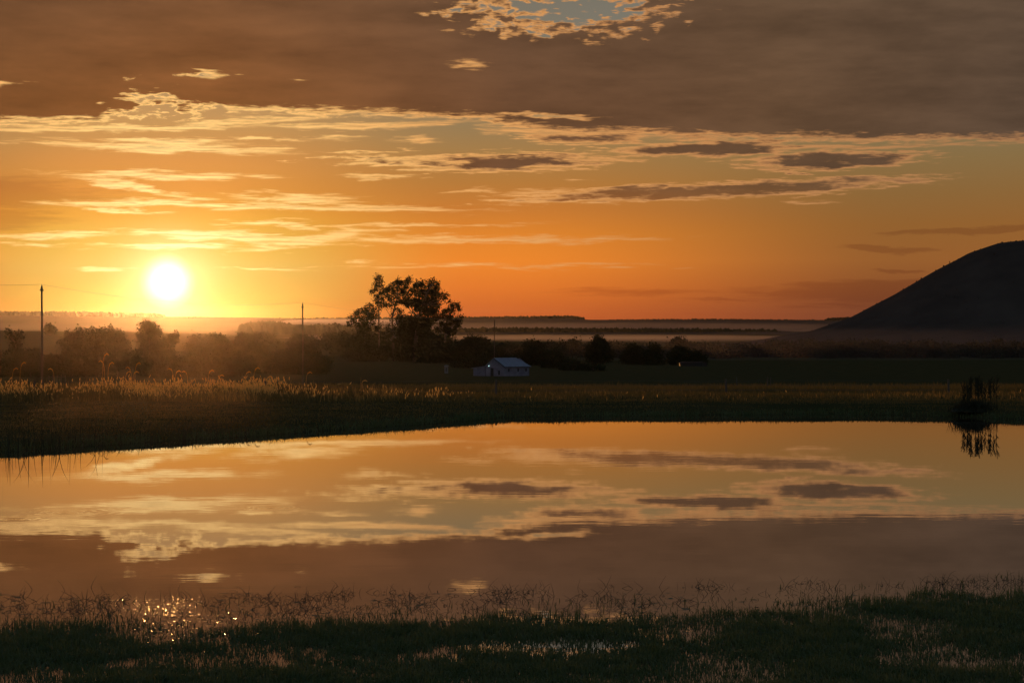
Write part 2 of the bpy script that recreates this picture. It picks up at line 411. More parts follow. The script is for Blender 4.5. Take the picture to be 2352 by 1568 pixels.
def ribbons(base, height, width, lean, heading, facing, segs=3, droop=0.3, tip=0.1):
    """many tapering grass blades at once; every argument an array"""
    n = len(base); t = np.linspace(0, 1, segs + 1)
    ld = np.stack([np.cos(heading), np.sin(heading)], 1)
    wd = np.stack([np.cos(facing), np.sin(facing)], 1)
    V = np.zeros((n, (segs + 1) * 2, 3), np.float32)
    for i, tt in enumerate(t):
        off = lean * height * (tt ** 2)
        zz = height * (tt - droop * np.abs(lean) * tt ** 3)
        w = width * (1 - (1 - tip) * tt ** 1.5) / 2
        cx = base[:, 0] + ld[:, 0] * off; cy2 = base[:, 1] + ld[:, 1] * off; cz = base[:, 2] + zz
        V[:, 2 * i] = np.stack([cx - wd[:, 0] * w, cy2 - wd[:, 1] * w, cz], 1)
        V[:, 2 * i + 1] = np.stack([cx + wd[:, 0] * w, cy2 + wd[:, 1] * w, cz], 1)
    q = np.array([[2 * i, 2 * i + 1, 2 * i + 3, 2 * i + 2] for i in range(segs)])
    Fc = (np.arange(n)[:, None, None] * ((segs + 1) * 2) + q[None]).reshape(-1, 4)
    return V.reshape(-1, 3), Fc

def vnoise(x, y, s, seed=0.0):
    """smooth value noise on arrays"""
    x = np.asarray(x, float) * s + seed * 17.3; y = np.asarray(y, float) * s + seed * 7.9
    xi = np.floor(x); yi = np.floor(y); xf = x - xi; yf = y - yi
    def h(a, b):
        q = np.sin(a * 127.1 + b * 311.7 + seed * 3.7) * 43758.5453
        return q - np.floor(q)
    su = xf * xf * (3 - 2 * xf); sv = yf * yf * (3 - 2 * yf)
    return (h(xi, yi) * (1 - su) + h(xi + 1, yi) * su) * (1 - sv) + (h(xi, yi + 1) * (1 - su) + h(xi + 1, yi + 1) * su) * sv
def fbm(x, y, s, seed=0.0, o=4):
    r = 0; a = 0.5; tot = 0
    for k in range(o):
        r = r + a * vnoise(x, y, s * 2 ** k, seed + k); tot += a; a *= 0.5
    return r / tot

# ------------------------------------------------------------------ terrain
shore_px = [(0, 61), (300, 65), (600, 70), (1000, 78.5), (1176, 84), (1500, 85), (1900, 87), (2150, 84.7), (2352, 81.7)]
sx = [-70, -55, -40, -28] + [X(a, d) for a, d in shore_px] + [34, 48, 60, 70]
sy = [30, 36, 44, 53] + [d for _, d in shore_px] + [74, 60, 44, 34]
def far_shore(x):
    return np.interp(x, sx, sy) + (fbm(x, 0 * np.asarray(x, float), 0.35, 2.0, 3) - 0.5) * 1.1
tabD = [88, 96, 110, 130, 200, 300, 480, 700, 1000, 2000, 4000, 9500]
tabZ = [0.42, 0.45, 0.1, -0.8, -3.0, -6.0, -8.8, -9.6, -10.0, -11.0, -12.0, -12.5]
def height(x, y):
    x = np.asarray(x, float); y = np.asarray(y, float)
    fs = far_shore(x)
    f = np.minimum(np.minimum(y - 18.0, fs - y), 62 - np.abs(x))
    zin = -np.minimum(0.6, 0.05 + 0.10 * np.maximum(f, 0))
    t = np.maximum(-f, 0)
    bank = 0.28 * np.clip(t / 1.6, 0, 1) + 0.02 * t
    far = np.where(y > 88, np.interp(y, tabD, tabZ), np.minimum(bank, 0.42))
    nearz = np.minimum(0.13 * t, 2.4)
    side = np.minimum(0.3 + 0.03 * t, 0.6)
    zout = np.where(y < 30, np.maximum(nearz, np.where(np.abs(x) > 60, side, 0)), far)
    z = np.where(f > 0, zin, zout - 0.05 * np.exp(-t * 2))
    ampl = np.where(f > 0, 0.0, np.clip((y - 60) / 400, 0.04, 1.0)) * 0.9
    z = z + (fbm(x, y, 0.02, 5.0, 4) - 0.5) * ampl + np.where(f > 0, 0, (fbm(x, y, 0.6, 6.0, 3) - 0.5) * 0.10)
    return z

rows = np.concatenate([np.linspace(-60, 12, 16), np.linspace(14, 58, 40), np.linspace(58.5, 100, 110), np.geomspace(101, 9600, 90)])
cols = np.sort(np.concatenate([np.linspace(-1, 1, 261)]))
GY = np.repeat(rows[:, None], len(cols), 1)
wid = np.maximum(110, rows * 0.75)
GX = cols[None] * wid[:, None]
GZ = height(GX, GY)
nr, nc = GX.shape
idx = np.arange(nr * nc).reshape(nr, nc)
Fg = np.stack([idx[:-1, :-1], idx[:-1, 1:], idx[1:, 1:], idx[1:, :-1]], -1).reshape(-1, 4)
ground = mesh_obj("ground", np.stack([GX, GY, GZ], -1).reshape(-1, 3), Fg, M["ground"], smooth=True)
tag(ground, "dark grassy ground around the pond and falling away behind it", kind="structure")
def gz(x, y): return float(height(np.array([x]), np.array([y]))[0])

water = mesh_obj("pond_water", [(-74, 14, 0), (74, 14, 0), (74, 96, 0), (-74, 96, 0)], [(0, 1, 2, 3)], M["water"])
tag(water, "still pond mirroring the sunrise sky", kind="structure")

# the rounded hill on the right
HD = 1200.0; HX = X(2440, HD)
prof = [(2440, 549), (2352, 552), (2300, 557), (2230, 580), (2150, 622), (2060, 676), (1960, 728), (1870, 760), (1760, 779), (1690, 789), (1560, 797)]
pr = np.array([(HX - X(a, HD)) for a, b in prof]); pz = np.array([Z(b, HD) for a, b in prof])
n_a, n_r = 220, 90
rr = np.linspace(0, pr[-1] * 1.03, n_r); aa = np.linspace(0, 2 * math.pi, n_a, endpoint=False)
RR, AA = np.meshgrid(rr, aa, indexing="ij")
hx = HX + RR * np.cos(AA); hy = HD + RR * np.sin(AA) * 0.9
hz = np.interp(RR, pr, pz)
hz[RR > pr[-1]] = -16
gul = (fbm(np.cos(AA) * 6 + 20, np.sin(AA) * 6 + 20, 1.3, 9, 4) - 0.5) * 5 * np.clip(RR / 160, 0, 1) * np.clip((pr[-1] - RR) / 120, 0, 1)
hz = hz + gul * 0.35 + (fbm(hx, hy, 0.05, 4, 3) - 0.5) * 0.9
idx = np.arange(n_r * n_a).reshape(n_r, n_a); nx = np.roll(idx, -1, 1)
Fh = np.stack([idx[:-1], idx[1:], nx[1:], nx[:-1]], -1).reshape(-1, 4)
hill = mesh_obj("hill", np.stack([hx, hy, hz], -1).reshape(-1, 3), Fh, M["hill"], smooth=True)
tag(hill, "smooth dark rounded hill rising at the right edge", kind="structure")

g = np.random.default_rng(90); V = []; Fs = []; ns = 900
for i in range(ns):
    a = g.uniform(math.pi * .75, math.pi * 1.9); q = int(g.uniform(5, n_r - 22)); j = int(a / (2 * math.pi) * n_a) % n_a
    c = np.array([hx[q, j], hy[q, j], hz[q, j]]) + np.array([g.normal(), g.normal(), 0]); r_ = g.uniform(.2, .7) * g.uniform(.4, 1.0)
    b0 = len(V); V.append(tuple(c + [0, 0, r_]))
    for t in range(5): V.append(tuple(c + [r_ * math.cos(t * 1.257) * g.uniform(.7, 1.3), r_ * math.sin(t * 1.257), r_ * .45 * g.random()]))
    for t in range(5): V.append(tuple(c + [r_ * .8 * math.cos(t * 1.257), r_ * .8 * math.sin(t * 1.257), -1.2]))
    for t in range(5):
        u_ = (t + 1) % 5; Fs += [(b0, b0 + 1 + t, b0 + 1 + u_), (b0 + 1 + t, b0 + 6 + t, b0 + 6 + u_), (b0 + 1 + t, b0 + 6 + u_, b0 + 1 + u_)]
tag(mesh_obj("hill_scrub", np.array(V), np.array(Fs), M["hill"]), "low scrub and grass tussocks dotted over the hill", "scrub", kind="stuff")

# far wooded ridges
def ridge(name, label, D, depth, pts, base_z, m, rough, n=420):
    xs = np.linspace(X(pts[0][0], D), X(pts[-1][0], D), n)
    top = np.interp(xs, [X(a, D) for a, b in pts], [Z(b, D) for a, b in pts]) - rough
    prof_t = np.array([(-1.0, 0), (-0.6, 0.42), (-0.25, 0.85), (0, 1.0), (0.5, 0.8), (1.2, 0)])
    V = []
    for yy, hh in prof_t:
        z = base_z + (top - base_z) * hh
        V.append(np.stack([xs, np.full(n, D + yy * depth) + (fbm(xs, xs * 0, 0.002, 3) - 0.5) * depth * 0.4, z], 1))
    V = np.concatenate(V)
    ii = np.arange(len(prof_t) * n).reshape(len(prof_t), n)
    Fc = np.stack([ii[:-1, :-1], ii[:-1, 1:], ii[1:, 1:], ii[1:, :-1]], -1).reshape(-1, 4)
    o = mesh_obj(name, V, Fc, m, smooth=True)
    tag(o, label, kind="structure")
    return xs, top

def woods(name, label, D, pts, tree_h, step, seed, depth=60):
    """tree tops of a far wood: a packed row of rough cones, joined"""
    g = np.random.default_rng(seed)
    x0, x1 = X(pts[0][0], D), X(pts[-1][0], D)
    V = []; Fc = []; k = 0
    ang6 = np.linspace(0, 2 * math.pi, 6, endpoint=False)
    x = x0
    while x < x1:
        top = np.interp(x, [X(a, D) for a, b in pts], [Z(b, D) for a, b in pts])
        for row in range(3):
            h = tree_h * g.uniform(0.7, 1.12); w = h * g.uniform(0.30, 0.55)
            cx = x + g.uniform(-step, step); cyy = D - row * depth / 3 + g.uniform(-8, 8)
            zt = top - row * tree_h * 0.12 + g.normal(0, 0.10) * tree_h
            ring = [(cx + w * math.cos(a) * g.uniform(.7, 1.2), cyy + w * math.sin(a), zt - h * g.uniform(0.30, 0.5)) for a in ang6]
            low_ = [(cx + w * 2.2 * math.cos(a), cyy + w * math.sin(a), zt - h * 1.6 - 9) for a in ang6]
            V += [(cx, cyy, zt)] + ring + low_
            for i in range(6):
                j = (i + 1) % 6
                Fc.append((k, k + 1 + i, k + 1 + j)); Fc.append((k + 1 + i, k + 7 + i, k + 7 + j)); Fc.append((k + 1 + i, k + 7 + j, k + 1 + j))
            k += 13
        x += step * g.uniform(0.5, 1.3)
    o = mesh_obj(name, np.array(V), np.array(Fc), M["forest"])
    return tag(o, label, "woodland", kind="stuff")

sky_l = [(-900, 712), (0, 714), (200, 715), (350, 719), (376, 722)]
ridge("far_ridge", "farthest low ridge along the whole horizon", 7000, 900,
      [(-1500, 716), (0, 719), (376, 727), (600, 729), (700, 731), (1050, 730), (1300, 729), (1350, 734), (1700, 734), (1900, 735), (1960, 728), (3400, 724)], -14, M["ridge"], 0.5)
woods("far_wood", "dark wood on the far ridge left of the sun", 6900, sky_l, 12, 6, 1)
woods("far_wood", "low wood on the far ridge right of the big trees, ending in a step", 6900,
      [(640, 730), (800, 728.5), (1050, 727), (1200, 725), (1310, 724), (1340, 727)], 11, 6, 2)
woods("far_wood", "ragged line of trees on the far ridge left of the hill", 6900,
      [(1400, 733), (1500, 732), (1640, 731.5), (1800, 733), (1890, 734), (1905, 729), (2000, 725), (2100, 725)], 9, 6, 3)
woods("far_wood", "thin wooded crest on the far ridge right of the sun", 6900,
      [(380, 727), (450, 726.5), (520, 728), (640, 731)], 6, 6, 4)
ridge("mid_ridge", "low flat rise in the mist below the far ridge", 3900, 300,
      [(300, 770), (560, 758), (700, 756), (1000, 758), (1400, 758), (1750, 758), (1900, 764), (2100, 775)], -14, M["ridge"], 0)
woods("mist_wood", "dark level wood standing between two bands of mist", 3800,
      [(930, 757), (1060, 754), (1130, 751), (1300, 752), (1500, 753), (1640, 754), (1780, 756)], 11, 3, 5, 80)
woods("mist_wood", "hazy clumps of trees in the mist left of the tall gum trees", 3500,
      [(560, 742), (600, 736), (640, 738), (680, 745), (760, 742), (820, 748), (900, 752), (960, 757)], 12, 3.5, 6, 80)
ridge("left_rise", "gently rising field with a level top behind the left bushes", 1500, 150,
      [(-900, 754), (0, 759), (120, 761), (330, 763), (480, 766), (620, 774), (760, 783)], -13, M["ground"], 0)

# haze and mist
hz_o = MB(); hz_o.box(-5600, 5600, -90, 9300, -15, 74)
tag(hz_o.build("haze", M["haze"]), "thin morning haze filling the valley air", "haze", kind="stuff")
def mist(label, px0, px1, D, dd, ytop, ybot, m=None, seed=0, g=0.74):
    xa, xb = X(px0, D), X(px1, D); zt, zb = Z(ytop, D), Z(ybot, D)
    cx, cz = (xa + xb) / 2, (zt + zb) / 2
    n1, n2 = 40, 14; V = []
    for i in range(n2 + 1):
        ph = math.pi * i / n2
        for j in range(n1):
            th = 2 * math.pi * j / n1
            nn = 1 + 0.35 * (mnoise.noise(Vector((math.cos(th) * 2 + seed, math.sin(th) * 2, math.cos(ph) * 1.5))))
            V.append((cx + (xb - xa) / 2 * math.sin(ph) * math.cos(th) * nn, D + dd / 2 * math.sin(ph) * math.sin(th) * nn,
                      cz + (zt - zb) / 2 * math.cos(ph) * (1 + 0.25 * mnoise.noise(Vector((math.cos(th) * 5, seed, math.sin(th) * 3))))))
    Fc = [(i * n1 + j, (i + 1) * n1 + j, (i + 1) * n1 + (j + 1) % n1, i * n1 + (j + 1) % n1) for i in range(n2) for j in range(n1)]
    o = mesh_obj("mist_bank", V, Fc, mist_mat(m, g), smooth=True)
    tag(o, label, "mist", kind="stuff")
mist("bright mist lying in the valley below the dark level wood", 600, 2080, 2000, 600, 768, 794, 0.00045, 1)
mist("long pale mist between the far ridge and the level wood", 500, 2300, 5200, 1500, 740, 790, 0.00010, 2)
mist("thin bright mist streak under the ridge crest left of the tall trees", 600, 1010, 6100, 500, 732, 747, 0.0012, 3)
mist("mist pooled against the foot of the far ridge at left", -500, 560, 4600, 1500, 742, 800, 0.00003, 4)
mist("thin ground mist veiling the tree belt and the foot of the hill", 1080, 3200, 770, 44, 752, 890, 0.0010, 5)
mist("faint glowing mist drifting over the field in front of the sunlit thickets", 110, 690, 300, 300, 728, 1000, 0.000045, 6, 0.92)  # added mist; its scatter stands in for glare below the sun
mist("faint glowing mist over the left end of the grassy bank", 40, 640, 74, 26, 850, 1180, 0.0004, 7, 0.90)  # another added bank, warming the dark shore as the glare does

# ------------------------------------------------------------------ trees
def leaves(clumps, size, dens, g, depth=1.0, flat=0.85):
    """leaf sprays scattered in clumps (x, y, z, r): small quads, gathered in twigs"""
    P = []; S = []
    for (cx, cyy, cz, r) in clumps:
        n = max(45, int(7.0 * dens * (r / size) ** 2))
        ntw = max(3, int(n / 9))
        d = g.normal(size=(ntw, 3)); d /= np.linalg.norm(d, axis=1)[:, None]
        rad = r * g.uniform(0.05, 1.0, ntw) ** 0.5 * (0.8 + 0.4 * g.random(ntw))
        c = d * rad[:, None]; c[:, 2] *= flat; c[:, 1] *= depth
        t = np.repeat(c, 9, 0) + g.normal(size=(ntw * 9, 3)) * size * 0.95
        P.append(t + np.array([cx, cyy, cz])); S.append(np.full(len(t), size) * g.uniform(0.5, 1.25, len(t)))
    P = np.concatenate(P); S = np.concatenate(S); n = len(P)
    a = g.normal(size=(n, 3)); a /= np.linalg.norm(a, axis=1)[:, None]
    b = np.cross(a, g.normal(size=(n, 3))); b /= np.linalg.norm(b, axis=1)[:, None]
    a = a * S[:, None] * 0.62; b = b * S[:, None] * 0.36
    V = np.stack([P - a, P - b * 1.0 + a * 0.1, P + a, P + b + a * 0.1], 1).reshape(-1, 3)
    return V, np.arange(n * 4).reshape(n, 4)

def clump_tree(name, label, D, cl, trunk_pts, r0, size, dens, seed, m="leaf", cat="tree", group=None, base=None, depth=1.0, nlimb=14, fill=0.0):
    """cl: clumps (survey x, y, radius); trunk_pts: survey points from foot to top"""
    g = np.random.default_rng(seed)
    s = D / F
    bx = X(trunk_pts[0][0], D); bz = gz(bx, D) if base is None else base
    root = empty(name, (bx, D, bz), label, cat, group)
    C = []
    spread = max(3.0, (max(c[0] for c in cl) - min(c[0] for c in cl)) * s * 0.35) * depth
    for (px, py, r) in cl:
        yo = g.uniform(-1, 1) * spread * 0.8
        C.append((X(px, D) - bx, yo, Z(py, D) - bz, r * s))
    V, Fc = leaves(C, size, dens, g)
    V[:, 2] = np.maximum(V[:, 2], 0.05)
    mesh_obj("crown", V, Fc, M[m], root)
    tb = MB(); tp = [(X(px, D) - bx, 0.0, Z(py, D) - bz) for px, py in trunk_pts]
    tp[0] = (0, 0, -0.6)
    tb.tube(tp, r0, r0 * 0.3, 8)
    tv = [Vector(p) for p in tp]
    order = sorted(range(len(C)), key=lambda i: -C[i][2])
    for i in order[:nlimb] if nlimb else []:
        c = Vector(C[i][:3])
        # leave the trunk below the clump
        best = min(tv, key=lambda q: (q - (c - Vector((0, 0, 2.0)))).length + (100 if q.z > c.z else 0))
        mid = best.lerp(c, 0.55) + Vector((g.normal() * .3, g.normal() * .3, -abs((c - best).length) * 0.10))
        tb.tube([best, mid, c], r0 * 0.32, r0 * 0.07, 5)
    tb.build("trunk", M["bark"], root, True)
    return root

def zc(lst):   # clump readings taken from the enlarged view of the gum trees
    return [(775.2 + a * .1648, 602.9 + b * .1648, r * .1648) for a, b, r in lst]
TD = 730.0
clump_tree("gum_tree", "tallest slender gum tree with narrow ragged crown above its neighbours", TD + 14,
    zc([(580, 205, 40), (612, 255, 28), (545, 235, 26), (545, 300, 38), (605, 325, 32), (485, 395, 34), (540, 370, 34), (610, 420, 36), (655, 385, 36),
        (655, 420, 32), (560, 475, 36), (625, 500, 34), (550, 555, 28), (605, 570, 30), (590, 630, 22), (525, 520, 22), (600, 860, 18), (560, 900, 22)]),
    [(870, 829), (870.5, 780), (870, 730), (870.5, 690), (871, 660), (870, 636)], 0.42, 0.56, 7.5, 11, nlimb=16, depth=0.5)
clump_tree("gum_tree", "short spreading gum tree with drooping left branches, clothed in creeper", TD,
    zc([(460, 600, 30), (505, 640, 36), (400, 655, 38), (350, 690, 40), (285, 695, 38), (200, 760, 34), (225, 810, 36), (190, 880, 26), (140, 835, 9),
        (430, 730, 55), (480, 780, 45), (330, 780, 45), (505, 700, 36), (540, 740, 32), (270, 740, 34), (260, 850, 30), (500, 870, 34), (545, 930, 34), (535, 1030, 30),
        (360, 880, 85), (370, 960, 100), (365, 1040, 110), (370, 1120, 115), (330, 1200, 120), (430, 1200, 120), (200, 1260, 70), (120, 1300, 50), (560, 1250, 90), (640, 1320, 60),
        (300, 1320, 120), (450, 1330, 120), (210, 1100, 26)]),
    [(836, 829), (838, 790), (840, 750), (846, 720), (850, 700)], 0.5, 0.62, 8.0, 12, nlimb=20, depth=0.5)
clump_tree("gum_tree", "airy round-headed gum tree with see-through crown in the middle", TD + 8,
    zc([(840, 275, 46), (770, 320, 40), (725, 355, 36), (890, 300, 40), (975, 265, 40), (1000, 235, 28), (955, 340, 40), (850, 360, 44), (765, 400, 42), (685, 390, 36),
        (700, 465, 34), (800, 470, 40), (740, 520, 38), (670, 590, 38), (645, 575, 25), (740, 600, 32), (905, 430, 42), (865, 540, 40), (780, 640, 20), (805, 575, 32), (930, 390, 35),
        (760, 700, 22), (745, 800, 20), (710, 870, 22), (700, 930, 26)]),
    [(905, 829), (903, 780), (901, 730), (908, 700), (914, 675), (915, 655)], 0.5, 0.56, 7.5, 13, nlimb=22, depth=0.5)
clump_tree("gum_tree", "broadest dense dark gum tree at the heart of the clump", TD - 6,
    zc([(1100, 320, 55), (1180, 300, 50), (1300, 285, 52), (1370, 310, 44), (1385, 370, 40), (1050, 390, 55), (1150, 420, 75), (1250, 390, 60), (1330, 440, 80), (980, 480, 55),
        (1000, 570, 65), (1100, 560, 80), (1220, 540, 95), (1350, 560, 80), (1450, 450, 40), (1515, 460, 32), (1480, 500, 30), (1550, 545, 11), (930, 550, 46), (1120, 640, 60),
        (1240, 680, 95), (1330, 680, 70), (850, 690, 46), (900, 790, 85), (1000, 800, 90), (1100, 830, 110), (1220, 830, 105), (1000, 930, 130), (870, 930, 80), (1200, 960, 110),
        (720, 1010, 42), (900, 1080, 130), (1080, 1100, 140), (1000, 1250, 170), (850, 1280, 110), (1200, 1200, 140), (1200, 1330, 130), (1330, 1280, 130), (1300, 820, 70)]),
    [(952, 829), (955, 780), (962, 730), (972, 700), (980, 675), (990, 655)], 0.9, 0.68, 7.5, 14, nlimb=20, depth=0.5)
clump_tree("gum_tree", "lower gum tree leaning out on the right side of the clump", TD + 5,
    zc([(1680, 600, 34), (1615, 600, 38), (1695, 655, 28), (1560, 650, 38), (1500, 680, 40), (1600, 680, 38), (1480, 740, 48), (1560, 770, 46), (1740, 750, 24), (1700, 790, 36),
        (1640, 820, 48), (1560, 860, 50), (1460, 850, 46), (1400, 740, 36), (1360, 800, 28), (1650, 900, 46), (1520, 930, 58), (1600, 970, 46), (1400, 930, 40), (1690, 860, 30), (1380, 620, 40)]),
    [(1020, 829), (1022, 790), (1024, 760), (1030, 735), (1038, 710)], 0.6, 0.56, 7.5, 15, nlimb=20, depth=0.5)

def bushy(name, label, D, px, ytop, wpx, seed, ybase=None, m="leafd", cat="bush", group=None, size=None, dens=5.5, spikes=0, base=None, hgap=0.0):
    """rounded bush or tree grown from overlapping clumps"""
    g = np.random.default_rng(seed)
    bx = X(px, D)
    yb = HOR + (EYE - (gz(bx, D) if base is None else base)) / D * F
    H = yb - ytop; cl = []
    n = int(10 + wpx / 7)
    for k in range(n):
        t = g.uniform(0.0, 1.0)
        f = (1 - t ** 2.4) ** 0.5
        r = g.uniform(0.14, 0.26) * min(wpx, H * 1.2)
        x_ = px + g.uniform(-1, 1) * max(0.0, wpx / 2 * f - r * 0.5)
        y_ = yb - H * (hgap + (1 - hgap) * t) + r * (0.95 if t > .6 else 0.3)
        cl.append((x_, y_, r))
    for k in range(spikes):
        x_ = px + g.uniform(-.45, .45) * wpx; h_ = g.uniform(4, 16)
        yy = ytop + H * 0.08 + g.uniform(0, .15) * H
        for q in range(3): cl.append((x_ + g.normal(), yy - h_ * q / 2, 3.4 - q * 0.8))
    # core
    for k in range(4):
        cl.append((px + (k - 1.5) * wpx * 0.2, yb - H * (0.30 + hgap * .3), min(wpx, H) * 0.28))
    size = size or D / 730 * 0.75
    return clump_tree(name, label, D, cl, [(px, yb), (px + 1, yb - H * 0.35), (px, yb - H * .7)], D / F * max(2.0, wpx * 0.03), size, dens, seed,
                      m=m, cat=cat, group=group, base=base, nlimb=5, depth=0.8)

G1 = "bushes around the gum trees and farmhouse"
bushy("bush", "dark rounded bush right of the tall gum trees", 690, 1080, 770, 90, 21, group=G1)
bushy("bush", "small dark bush under the right-hand gum tree", 700, 1030, 783, 70, 22, group=G1)
bushy("bush", "low bush between pole and gum trees behind the farmhouse", 640, 1140, 797, 90, 23, group=G1)
bushy("round_tree", "big round-topped dark tree behind the farmhouse roof", 640, 1225, 780, 100, 24, cat="tree", group=G1)
bushy("bush", "bush on the right shoulder of the round tree by the farmhouse", 600, 1275, 803, 70, 25, group=G1)
bushy("bush", "low dark bush trailing off right of the farmhouse", 560, 1315, 824, 66, 26, group=G1)
bushy("bush", "lowest scrubby bush farthest right of the farmhouse", 540, 1362, 838, 60, 27, group=G1)
bushy("bush", "bush standing at the left foot of the creeper-clad gum tree", 690, 990, 800, 90, 28, group=G1)
bushy("bush", "dark undergrowth left of the farmhouse", 600, 1090, 818, 110, 29, group=G1)

G2 = "trees and bushes in front of the sunrise"
bushy("conical_tree", "small conical tree at far left beside the tall pole", 520, 36, 757, 46, 31, cat="tree", group=G2, spikes=2)
for i, (px, yt, w, lb) in enumerate([
        (0, 800, 80, "low hedge bush at the left edge under the conical tree"),
        (70, 800, 90, "low hedge bush at the foot of the leftmost pole"),
        (125, 802, 70, "low hedge bush just right of the leftmost pole")]):
    bushy("hedge_bush", lb, 470, px, yt, w, 40 + i, group=G2)
bushy("bush", "spiky shrub at the left end of the big thicket", 480, 165, 766, 66, 32, group=G2, spikes=4)
bushy("bush", "broad thicket with spindly shoots left of the sun", 485, 222, 757, 110, 33, group=G2, spikes=9)
bushy("bush", "thicket shrub with one tall shoot beside the round tree", 490, 268, 755, 70, 34, group=G2, spikes=6)
bushy("round_tree", "large round dome-shaped tree directly below the sun", 490, 343, 733, 84, 35, cat="tree", group=G2)
bushy("bush", "shrub with straggly tips right of the dome-shaped tree", 485, 388, 768, 48, 36, group=G2, spikes=4)
bushy("round_tree", "low rounded tree in the glow between two thickets", 620, 450, 767, 60, 37, cat="tree", group=G2)
bushy("round_tree", "broad tree with flat top left of the second pole", 560, 505, 766, 90, 38, cat="tree", group=G2)
bushy("round_tree", "tree right behind the flat-topped broad tree", 640, 560, 767, 76, 39, cat="tree", group=G2)
bushy("bush", "dark bush before the flat-topped broad tree", 470, 520, 785, 110, 46, group=G2)
bushy("bush", "low bush in the dip between thicket and mound", 520, 600, 792, 90, 47, group=G2)
bushy("bush", "wide mounded bush at the foot of the second pole", 500, 695, 785, 130, 48, group=G2)
bushy("bush", "left shoulder of bushes beside the wide mounded bush", 510, 640, 800, 80, 49, group=G2)
bushy("bush", "low bush right under the sun at the field edge", 440, 420, 806, 90, 45, group=G2)

# the tree belt across the middle distance: copies of a few grown trees
G3 = "trees of the belt across the middle distance"
protos = []
for k in range(5):
    r_ = bushy("field_tree", "rounded dark tree in the hazy belt across the middle distance", 760, 1176, 783 + k, 40 + 5 * k, 60 + k, cat="tree", group=G3, dens=4.5, size=0.95, base=-9.65)
    protos.append(r_)
def copy_tree(src, loc, sc, rz, label=None, group=None):
    c = src.copy(); COL.objects.link(c); c.location = loc; c.scale = (sc[0], sc[0], sc[1]); c.rotation_euler = (0, 0, rz)
    if label: c["label"] = label
    if group: c["group"] = group
    for ch in src.children:
        d = ch.copy(); COL.objects.link(d); d.parent = c
    return c
g3 = np.random.default_rng(5)
px = 780; k = 0
while px < 2420:
    D = g3.uniform(800, 920)
    s_h = g3.uniform(0.72, 1.15)
    x_ = X(px, D); p = (x_, D, gz(x_, D) - 0.3)
    if k < 5:
        o = protos[k]; o.location = p; o.scale = (1, 1, s_h)
    else:
        o = copy_tree(protos[int(g3.integers(0, 5))], p, (g3.uniform(0.85, 1.35), s_h), g3.uniform(0, 6.28))
    o['label'] = ('rounded tree of the misty belt, left of and behind the gum trees' if px < 1060 else 'rounded tree of the misty belt, behind the farmhouse' if px < 1340 else
        'rounded tree of the misty belt, between farmhouse and hill foot' if px < 1650 else 'rounded tree of the misty belt, where the hill slope begins' if px < 2000 else 'rounded tree of the misty belt, under the high part of the hill')
    px += g3.uniform(12, 27); k += 1
bushy("field_tree", "largest round-crowned tree standing up from the belt, right of the farmhouse", 680, 1376, 769, 62, 71, cat="tree", hgap=0.15)
bushy("bush", "left one of the dark bushes beside the round-crowned belt tree", 660, 1455, 787, 56, 72)
bushy("bush", "middle dark bush right of the round-crowned belt tree", 655, 1500, 786, 50, 73)
bushy("bush", "tall dark bush over the pale low roof", 665, 1560, 790, 60, 74)
bushy("bush", "low flat bush above the pale low roof at its right end", 670, 1600, 806, 44, 75)
g4 = np.random.default_rng(8)
hp = None
for k in range(26):                         # hedge on the left rise and beyond the thicket
    D = g4.uniform(1000, 1350); px = g4.uniform(560, 1180) if k > 8 else g4.uniform(400, 800)
    x_ = X(px, D)
    copy_tree(protos[k % 5], (x_, D, gz(x_, D) - 0.3), (g4.uniform(1.2, 1.8), g4.uniform(1.1, 1.5)), g4.uniform(0, 6),
              "hazy tree farther off behind the gum trees and bushes", "hazy trees behind the gum trees")
bushy("round_tree", "small lone tree on the left rise beside the leftmost pole", 1350, 115, 747, 20, 77, cat="tree", base=-2.0, hgap=0.4, dens=4)

# ------------------------------------------------------------------ farmhouse
HDm = 480.0
def hp_(zx, zy): return X(1033.6 + zx * .1343, HDm), Z(792.4 + zy * .1343, HDm)
fx, fz = hp_(930, 552)
fz = gz(fx, HDm) - 0.05
# local frame: the near corner at the origin; the long wall runs right and away, the gable wall left and away
house = empty("farmhouse", (fx, HDm, fz), "small white farmhouse with pale blue roof and a lit lamp by its door", "house")
th = R(33)
Lw, Gw, Hw, Hr = 7.2, 8.8, 2.55, 4.65       # long wall, gable wall, eave and ridge height
ax = Vector((math.cos(th) * 1.0, math.sin(th), 0))     # along the long wall
gx = Vector((-math.sin(R(72)), math.cos(R(72)), 0)); 
gx = Vector((-math.cos(R(28)), math.sin(R(28)), 0))    # along the gable wall
def P(a, g_, z, out=0.0):
    q = ax * a + gx * g_
    return (q.x, q.y, z)
na = Vector((ax.y, -ax.x, 0)); ng = Vector((-gx.y, gx.x, 0))
if na.y > 0: na = -na
if ng.y > 0: ng = -ng
Gm = 5.4                                     # main gable width, the lean-to takes the rest
def slab(pts, nrm, t):
    n = len(pts); a = [Vector(p) for p in pts]; b = [p - nrm * t for p in a]
    return [tuple(p) for p in a + b], [tuple(range(n)), tuple(range(2 * n - 1, n - 1, -1))] + [(i, i + n, (i + 1) % n + n, (i + 1) % n) for i in range(n)]
mb = MB()
mb.add(*slab([P(0, 0, -0.6), P(Lw, 0, -0.6), P(Lw, 0, Hw), P(0, 0, Hw)], na, 0.25))
mb.add(*slab([P(0, 0, -0.6), P(0, 0, Hw), P(0, Gm / 2, Hr - .15), P(0, Gm, Hw + 0.1), P(0, Gm, -0.6)], ng, 0.25))
